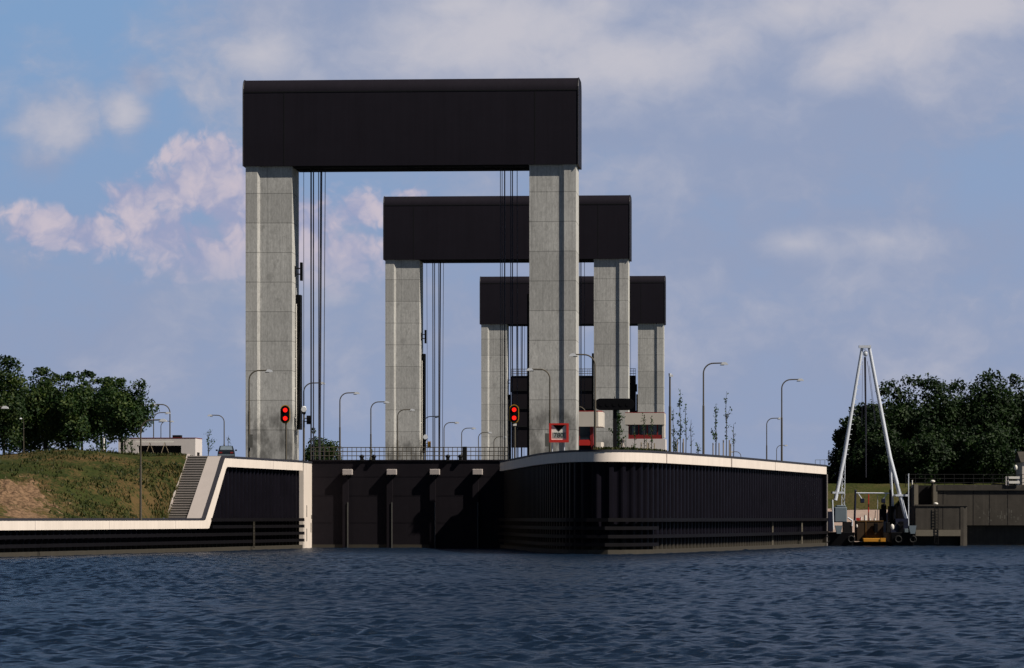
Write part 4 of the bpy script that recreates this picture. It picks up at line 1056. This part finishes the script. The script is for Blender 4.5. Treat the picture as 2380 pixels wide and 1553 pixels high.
SP = [(1437, 368, 958, 'bushy staked young tree under the black display board', 520, 1.05, 2), (1497, 372, 962, 'thin young tree in front of the control house window', 60, .4, 2), (1514, 374, 966, 'second thin young tree before the control house, near its right end', 70, .4, 2), (1475, 371, 985, 'sparse young tree at the control house\'s left end', 40, .3, 1),
      (1565, 360, 950, 'leafy young tree half hidden behind the straight light mast', 70, .55, 1), (1581, 358, 905, 'tallest narrow young tree right of the third tower', 170, .42, 2), (1594, 359, 938, 'thin bare young tree next to the tallest one', 40, .42, 1), (1664, 362, 938, 'bushy young tree with three stakes right of the tall lamp', 150, .55, 3),
      (1688, 363, 910, 'tall sparse young tree with wide upper twigs right of the tall lamp', 75, .75, 2), (1705, 364, 985, 'short thin staked stem, last of the young trees', 25, .4, 1), (1606, 361, 975, 'tiny sparse young tree between the tallest one and the lamp', 14, .35, 0),
      (1622, 360, 1030, 'low green shoot beside the foot of the tall lamp', 25, .25, 0), (1570, 358, 1022, 'small round shrub at the foot of the tallest young tree', 60, .3, 0)]
for i, (px, Y, top, l_, n, spd, sk) in enumerate(SP):
    make_sapling(px, Y, top, l_, 400 + i, n, spd, sk)
make_sapling(484, 380, 1000, 'young tree between the low building and the parked car', 431, 70, .9, 0, .15, group='young trees on the left platform')
make_sapling(531, 420, 1012, 'sparse young tree behind the parked car', 433, 25, .6, 0, .3, group='young trees on the left platform')
make_sapling(290, 385, 1012, 'scrubby young tree before the low building\'s left end', 435, 120, .8, 0, .1, group='young trees on the left platform')
make_sapling(305, 383, 1022, 'small leaning young tree next to the white bar', 437, 90, .6, 0, .1, group='young trees on the left platform')
make_sapling(862, 560, 1035, 'small leafy young tree behind the gate handrail', 441, 140, 1.3, 0, .1, group='young trees on the left platform', leaf=.3)
for i, (px, l_) in enumerate([(225, 'small bush on the slope crest under the left trees'), (245, 'small bush beside the white marker post on the crest'), (180, 'weedy bush on the crest below the slender tree')]):
    make_sapling(px, 375, 1030, l_, 450 + i, 120, .8, 0, .05, 'bush', 'bushes on the slope crest')
MB_m = thing('marker_post', (X(241, 378), 378, DECK), 'white marker post on the slope crest under the left trees', 'post')
MB().tube([(0, 0, -.1), (0, 0, Z(1018, 378) - DECK)], .1, 8).build('shaft', 'signw', MB_m)
ts = thing('stake_bundle', (X(1449, 366), 366, DECK), 'bundle of pale stakes leaning together near the display board\'s post', 'stakes')
r = random.Random(3)
for k in range(6):
    a = k * 1.05; MB().tube([(math.cos(a) * .5, math.sin(a) * .5, 0), (-math.cos(a) * .12, -math.sin(a) * .12, 1.75 + r.uniform(-.2, .2))], .045, 5).build('stake', 'cheek', ts)
# grass strip and weeds along the pier edge
pg = np.random.default_rng(13); pts_, nor_, _ = resample(RQs, .25); ii = [i for i, p in enumerate(pts_) if X(1440, p.y) < p.x < X(1590, p.y)]
A = np.array([(pts_[i].x - nor_[i].x * d, pts_[i].y - nor_[i].y * d, DECK) for i in pg.choice(ii, 1400) for d in [pg.uniform(1.2, 3.6)]])
gq = tufts(A, .12, .38, 14); gq['label'] = 'strip of grass and weeds on the pier in front of the control house'

# ------------------------------------------------------------------ crane boat
YC = 420.0
def bx(c): return ((2050 + c / 4.436) / 1.0756 - CX) / F * YC
def bz(c): return EYE + (HY - (1040 + c / 4.436) / 1.0756) / F * YC
cxm = bx(560)
cr = thing('crane_boat', (cxm, YC, 0), 'floating crane with a tall pale A frame moored between pier and old quay', 'crane boat')
def L(c, cy, d=0.0): return (bx(c) - cxm, d, bz(cy))
hl = MB()
for a_, b_ in ((30, 370), (765, 1040)):
    x0, x1 = bx(a_) - cxm, bx(b_) - cxm; z1 = bz(1290)
    hl.add([(x0 + .25, -1.5, -.6), (x1 - .25, -1.5, -.6), (x1, -1.8, z1), (x0, -1.8, z1), (x0 + .25, 8, -.6), (x1 - .25, 8, -.6), (x1, 8, z1), (x0, 8, z1)],
           [(0, 1, 2, 3), (1, 5, 6, 2), (5, 4, 7, 6), (4, 0, 3, 7), (3, 2, 6, 7), (0, 4, 5, 1)])
hl.build('hull', 'hull', cr, bevel=.06)
MB().box(bx(365) - cxm, bx(770) - cxm, 1.0, 7.5, -.5, bz(1400)).build('deck', 'hull', cr)
def p380(px, py, d=0.0): return (X(px, YC) - cxm, d, Z(py, YC))
TOPL, TOPR = p380(2004, 806), p380(2020, 806)
JL, JR = p380(1962, 1062), p380(2068, 1062)
MB().tube([TOPL, JL, L(165, 935, -.5)], [.16, .22, .22], 10).build('crane_leg', 'sheer', cr, smooth=True)
MB().tube([TOPR, JR, L(950, 1140, -.5)], [.18, .24, .22], 10).build('crane_leg', 'sheer', cr, smooth=True)
MB().tube([JR, L(830, 1150, 1.5)], .15, 8).build('rear_strut', 'sheer', cr, smooth=True)
ltt = MB()
for dx_ in (-.16, .16): ltt.tube([(JL[0] + dx_, .6, JL[2]), (L(265, 1000)[0] + dx_, 1.2, L(265, 1000)[2])], .05, 6)
for k in range(10):
    f0, f1 = k / 10, (k + 1) / 10; a_ = Vector(JL).lerp(Vector(L(265, 1000)), f0); b_ = Vector(JL).lerp(Vector(L(265, 1000)), f1); s_ = .16 if k % 2 else -.16
    ltt.tube([(a_.x + s_, .6 + .6 * f0, a_.z), (b_.x - s_, .6 + .6 * f1, b_.z)], .03, 5)
ltt.build('lattice_strut', 'sheer', cr)
lad = MB()
for k in range(22):
    f = (k + .5) / 22; a_ = Vector(TOPL).lerp(Vector(JL), f); lad.box(a_.x + .1, a_.x + .42, a_.y - .03, a_.y + .03, a_.z - .03, a_.z + .03)
lad.build('climbing_rungs', 'sheer', cr)
MB().box(p380(1996, 0)[0], p380(2024, 0)[0], -.3, .3, Z(809, YC), Z(803, YC)).build('head_plate', 'sheer', cr)
hb = MB().ball((p380(2011.5, 0)[0], 0, Z(822, YC)), .27, .2, .34); hb.build('pulley_block', 'sheer', cr, smooth=True)
for a_, b_, rr in (((2009, 830), (2012, 1010), .05), ((2012, 830), (2013.5, 1010), .05), ((2010.5, 830), (2012.5, 1010), .05), ((2005, 840), (2003, 990), .02), ((2016, 840), (2034, 985), .025), ((2020, 850), (2036, 985), .02)):
    MB().tube([p380(*a_), p380(*b_)], rr, 5).build('hoist_cable', 'cable', cr)
MB().tube([p380(2012.5, 1005), p380(2013, 1110, .1)], .06, 6).build('hook_line', 'cable', cr)
MB().box(L(135, 0)[0], L(270, 0)[0], -.6, 1.4, bz(862), bz(840)).build('platform', 'sheer', cr)
MB().box(L(832, 0)[0], L(975, 0)[0], -.6, 1.6, bz(892), bz(870)).build('platform', 'sheer', cr)
MB().tube([L(130, 930, -.8), L(140, 1260, -.8)], .09, 8).build('spud_pole', 'sheer', cr)
MB().tube([L(973, 640, -.8), L(973, 1230, -.8)], .055, 8).build('spud_pole', 'sheer', cr)
MB().box(L(160, 0)[0], L(300, 0)[0], 0, 2.2, bz(1180), bz(1010)).box(L(185, 0)[0], L(290, 0)[0], .1, 2, bz(1010), bz(990)).build('engine_house', 'mach', cr, bevel=.1)
MB().tube([L(95, 1120, .4), L(95, 1120, 1.6)], .42, 14).build('winch_drum', 'steel', cr)
MB().box(L(75, 0)[0], L(140, 0)[0], -.5, 1.5, bz(1285), bz(1060)).build('side_locker', 'blue', cr)
ctb = MB().box(L(255, 0)[0], L(350, 0)[0], -.9, .8, bz(1300), bz(1175)).build('tool_crate', 'steel', cr)
MB().tube([L(300, 1130, -.9), L(350, 1160, -.9), L(345, 1220, -.9)], .09, 8).build('air_hose', 'sheer', cr)
for c in (395, 780): MB().tube([L(c, 835, .2), L(c - 10 if c < 500 else c, 1160, .2)], .12, 8).ball(L(c, 830, .2), .14).build('gantry_post', 'blue' if c < 500 else 'steel', cr)
MB().tube([L(400, 855, .2), L(775, 857, .2)], .07, 8).build('gantry_bar', 'sheer', cr)
for c in (470, 703):
    fl2 = MB().box(L(c - 22, 0)[0], L(c + 22, 0)[0], -.1, .35, bz(965), bz(915)).build('work_light', 'blue', cr, bevel=.05)
    MB().tube([L(c - (45 if c < 600 else -40), 860, .2), L(c, 925, .2)], .05, 6).build('light_arm', 'sheer', fl2)
bh = MB().box(L(410, 0)[0], L(700, 0)[0], -.3, 3.0, bz(1390), bz(1160)); bh.build('deck_house', 'brown', cr)
MB().box(L(500, 0)[0], L(512, 0)[0], -.36, -.3, bz(1340), bz(1170)).box(L(410, 0)[0], L(700, 0)[0], -.35, -.3, bz(1172), bz(1158)).box(L(512, 0)[0], L(690, 0)[0], -.34, -.3, bz(1340), bz(1325)).build('house_trim', 'ochre', cr)
MB().box(L(465, 0)[0], L(712, 0)[0], -1.6, -.5, bz(1397), bz(1355)).build('bumper_bar', 'orange', cr, bevel=.05)
MB().box(L(655, 0)[0], L(712, 0)[0], -1.7, -1.4, bz(1392), bz(1352)).build('bumper_end', 'orange', cr)
MB().tube([L(545, 870, .8), L(545, 1160, .8)], .06, 8).build('red_pole', 'redp', cr)
MB().tube([L(650, 880, 1.2), L(650, 1160, 1.2)], .03, 6).build('thin_mast', 'sheer', cr)
MB().box(L(405, 0)[0], L(445, 0)[0], .2, .6, bz(1158), bz(1130)).build('red_can', 'redp', cr)
cans = MB()
for c, w_, h in ((460, 10, 40), (505, 14, 60), (560, 8, 30), (610, 12, 25)): cans.tube([L(c, 1160, .4), L(c, 1160 - h, .4)], w_ / 99, 8)
cans.build('gas_bottles', 'signw', cr)
ew = MB().box(L(672, 0)[0], L(740, 0)[0], .3, 1.6, bz(1170), bz(1030)).ball(L(715, 1010, .9), .32, .3, .38).tube([L(690, 1040, .8), L(690, 980, .8)], .06, 6)
ew.build('winch_engine', 'black', cr, bevel=.05)
MB().box(L(770, 0)[0], L(830, 0)[0], .3, 2, bz(1290), bz(1000)).box(L(860, 0)[0], L(930, 0)[0], .8, 2.2, bz(1290), bz(975)).build('winch_house', 'black', cr, bevel=.05)
MB().box(L(830, 0)[0], L(965, 0)[0], -.9, .6, bz(1295), bz(1140)).build('side_locker', 'blue', cr)
for a_, b_ in ((150, 228), (962, 1045)):
    MB().front([(L(a_, 0)[0], bz(1215)), (L(a_ + 18, 0)[0], bz(1305)), (L(b_ - 15, 0)[0], bz(1305)), (L(b_, 0)[0], bz(1215))], -2.3, -1.5).build('fender_box', 'mach', cr)
MB().ball(L(782, 1232, -1.9), .22, .2, .34).build('float', 'signw', cr, smooth=True)
MB().ball(L(400, 1222, -.9), .10, .1, .2).build('float', 'signw', cr, smooth=True)
MB().tube([L(720, 1000, 1.0), L(725, 900, 1.0)], .07, 8).build('exhaust_pipe', 'black', cr)
for k, (c, w_, t0) in enumerate(((610, 40, 1130), (745, 34, 1120), (800, 60, 1150), (890, 50, 1110), (945, 40, 1190), (215, 60, 1240), (330, 36, 1235))):
    MB().box(L(c - w_ / 2, 0)[0], L(c + w_ / 2, 0)[0], -1.2, -.4, bz(1295), bz(t0 + 60)).build('deck_box', ('black', 'steel', 'blue', 'black', 'mach', 'steel', 'black')[k], cr, bevel=.03)
MB().tube([L(830, 1180, -1.3), L(870, 1215, -1.4), L(920, 1205, -1.4), L(955, 1180, -1.3)], .04, 6).build('air_hose', 'orange' if False else 'steel', cr)
for c in (620, 700): MB().tube([L(c, 1160, 1.4), L(c + 8, 1050, 1.4)], .035, 6).build('deck_rail', 'steel', cr)
ty = MB()
for c in (60, 330, 850, 1010):
    q = [(L(c, 0)[0] + .34 * math.cos(a), -1.85, .75 + .34 * math.sin(a)) for a in np.linspace(0, 2 * math.pi, 14)]; ty.tube(q, .11, 6)
ty.build('tyre_fender', 'rubber', cr)

# ------------------------------------------------------------------ old concrete quay on the right
YQ, YB = 430.0, 421.0
def zq(py): return Z(py, YQ)
cq = thing('concrete_quay', (X(2124, YQ), YQ, 0), 'grimy old concrete quay wall with a dark opening and projecting block at the right', 'quay wall'); ox = X(2124, YQ)
xo0, xo1 = X(2134, YQ) - ox, X(2169, YQ) - ox; xe = 260.0
wm = MB().box(xo1 + .4, xe, 0, 3.5, zq(1221), zq(1128)); wm.box(-.05, xe, .9, 3.5, -1, zq(1221) - .002); wm.box(0, xo1 + .4, .02, 3.5, zq(1221), zq(1176)); wm.box(-.02, xo1 + .4, 2.0, 3.49, zq(1176), zq(1128) - .01)
wm.build('wall', 'oldc', cq)
MB().box(xo1 + .45, xe, -.18, -.002, zq(1140), zq(1127)).build('coping', 'oldc', cq)
for a_ in (2124.5, 2169): MB().box(X(a_, YQ) - ox, X(a_ + 9.5, YQ) - ox, -.12, 1.99, zq(1176), zq(1126)).build('pilaster', 'oldl', cq)
MB().box(xo0, xo1, 1.5, 1.99, zq(1175), zq(1128)).build('dark_opening', 'dark', cq)
b0, b1, b2 = X(2128, YB) - ox, X(2232, YB) - ox, X(2248, YB) - ox; v0 = YB - YQ
zb4 = lambda py: Z(py, YB)
bk = MB().box(b0, b1, v0, .015, zb4(1231), zb4(1176.5)); bk.prism([(b1, v0 - .05), (b2 - .42, v0 - .05), (b2, v0 + .12), (b2, .012), (b1, .012)], -1, zb4(1176) - .02); bk.box(b0, b1 - .05, v0 + 1.5, 0, -1, zb4(1246))
bk.build('projecting_block', 'oldc', cq)
MB().box(b0, b1 + .01, v0 - .12, v0 + 1.4, zb4(1246), zb4(1231.5)).build('ledge', 'oldl', cq)
MB().box(b0 - .05, b2 + .03, v0 - .1, v0 + .5, zb4(1176) - .018, zb4(1173)).build('block_coping', 'oldc', cq)
for x_ in (2192, 2262, 2300, 2342):
    MB().box(X(x_, YQ) - ox - .04, X(x_, YQ) - ox + .04, -.012, -.003, zq(1221), zq(1141)).build('construction_joint', 'dark', cq)
MB().box(X(2200, YQ) - ox, xe, -.010, -.003, zq(1150), zq(1148)).build('construction_joint', 'dark', cq)
MB().box(b0 + 3.0, b0 + 3.08, v0 - .012, v0 - .003, zb4(1230), zb4(1178)).build('construction_joint', 'dark', cq)
qr = MB()
for x_ in (b0 + 2.1, b0 + 2.5): qr.tube([(x_, v0 - .16, .2), (x_, v0 - .16, zb4(1178))], .035, 5)
for z_ in np.arange(.3, zb4(1178), .32): qr.tube([(b0 + 2.1, v0 - .16, z_), (b0 + 2.5, v0 - .16, z_)], .025, 5)
qr.build('ladder', 'steel', cq)
rr = random.Random(8)
for k in range(26):
    x_ = X(rr.choice([rr.uniform(2275, 2300), rr.uniform(2300, 2345), rr.uniform(2335, 2376)]), YQ) - ox; z_ = zq(rr.uniform(1190, 1216)); MB().box(x_, x_ + rr.uniform(.05, .18), -.006, -.002, z_, z_ + rr.uniform(.1, .55)).build('lime_stain', 'lime', cq)
def bollard(px, Y, py, label, zbase):
    o = thing('bollard', (X(px, Y), Y, zbase), label, 'bollard', 'white capped bollards on the old quay')
    h = Z(py, Y) - zbase
    MB().tube([(0, 0, -.05), (0, 0, h - .1)], [.17, .14], 10).build('shaft', 'steel', o, smooth=True); MB().ball((0, 0, h), .27, .27, .16).build('cap', 'signw', o, smooth=True)
bollard(2168, 431, 1119, 'white capped bollard on top of the old quay beside the dark opening', zq(1128))
bollard(2175, 427, 1171, 'white capped bollard on the projecting block below the dark opening', zq(1176.5))
mp = thing('marker_post', (X(2120, 432), 432, 6.66), 'thin white marker post at the left end of the old quay', 'post'); MB().tube([(0, 0, -.1), (0, 0, Z(1116, 432) - 6.66)], .07, 8).build('shaft', 'signw', mp)
def railing(name, label, x0, x1, Y, zb_, zt_, n, m='steel', rails=3):
    o = thing(name, (x0, Y, zb_), label, 'railing'); H = zt_ - zb_
    for k in range(rails): MB().tube([(0, 0, H * (k + 1) / rails), (x1 - x0, 0, H * (k + 1) / rails)], .035, 6).build('rail', m, o)
    for k in range(n): 
        x_ = (x1 - x0) * k / (n - 1); MB().tube([(x_, 0, -.05), (x_, 0, H)], .04, 6).build('post', m, o)
railing('railing', 'dark railing along the top of the old quay in front of the grove', X(2105, 433), X(2420, 433), 433, 6.68, Z(1103, 433), 15)
railing('railing', 'pale thin railing above the hedge between pier end and trees', X(1895, 520), X(1962, 520), 520, 7.2, Z(1069, 520), 7, 'mach')
bd = thing('board_barrier', (X(2345, 429.6), 429.6, zq(1127)), 'two white horizontal boards on posts at the right edge of the old quay', 'barrier')
for p_, q_ in ((1107.5, 1113), (1118, 1124)): MB().box(0, X(2370, 429.6) - X(2345, 429.6), -.03, .03, Z(q_, 429.6) - zq(1127), Z(p_, 429.6) - zq(1127)).build('board', 'signw', bd)
for x_ in (-.35, -.12, 1.0): MB().box(x_, x_ + .09, .04, .12, -.05, .95).build('post', 'gconc', bd)
ho = thing('pale_house', (X(2376, 455), 455, 7.2), 'pale house wall partly hidden at the right edge below the trees', 'house', None, 0)
MB().box(0, 6, 0, 6, -.2, Z(1074, 455) - 7.2).build('wall', 'pconc', ho)
zz = Z(1074, 455) - 7.2
MB().add([(-.2, -.2, zz), (6.2, -.2, zz), (6.2, 6.2, zz), (-.2, 6.2, zz), (-.2, 3, zz + 1.3), (6.2, 3, zz + 1.3)], [(0, 1, 5, 4), (2, 3, 4, 5), (0, 4, 3), (1, 2, 5), (0, 3, 2, 1)]).build('roof', 'oldc', ho)
MB().box(1.2, 2.2, -.03, .0, .9, 2.0).build('window', 'glass', ho)
gb = thing('globe_lamp', (X(2361, 440), 440, 7.2), 'white globe lamp beside the pale house', 'lamp')
MB().tube([(0, 0, -.1), (0, 0, Z(1093, 440) - 7.2)], .06, 8).build('post', 'steel', gb); MB().ball((0, 0, Z(1087, 440) - 7.2), .2, .2, .32).build('globe', 'signw', gb, smooth=True)
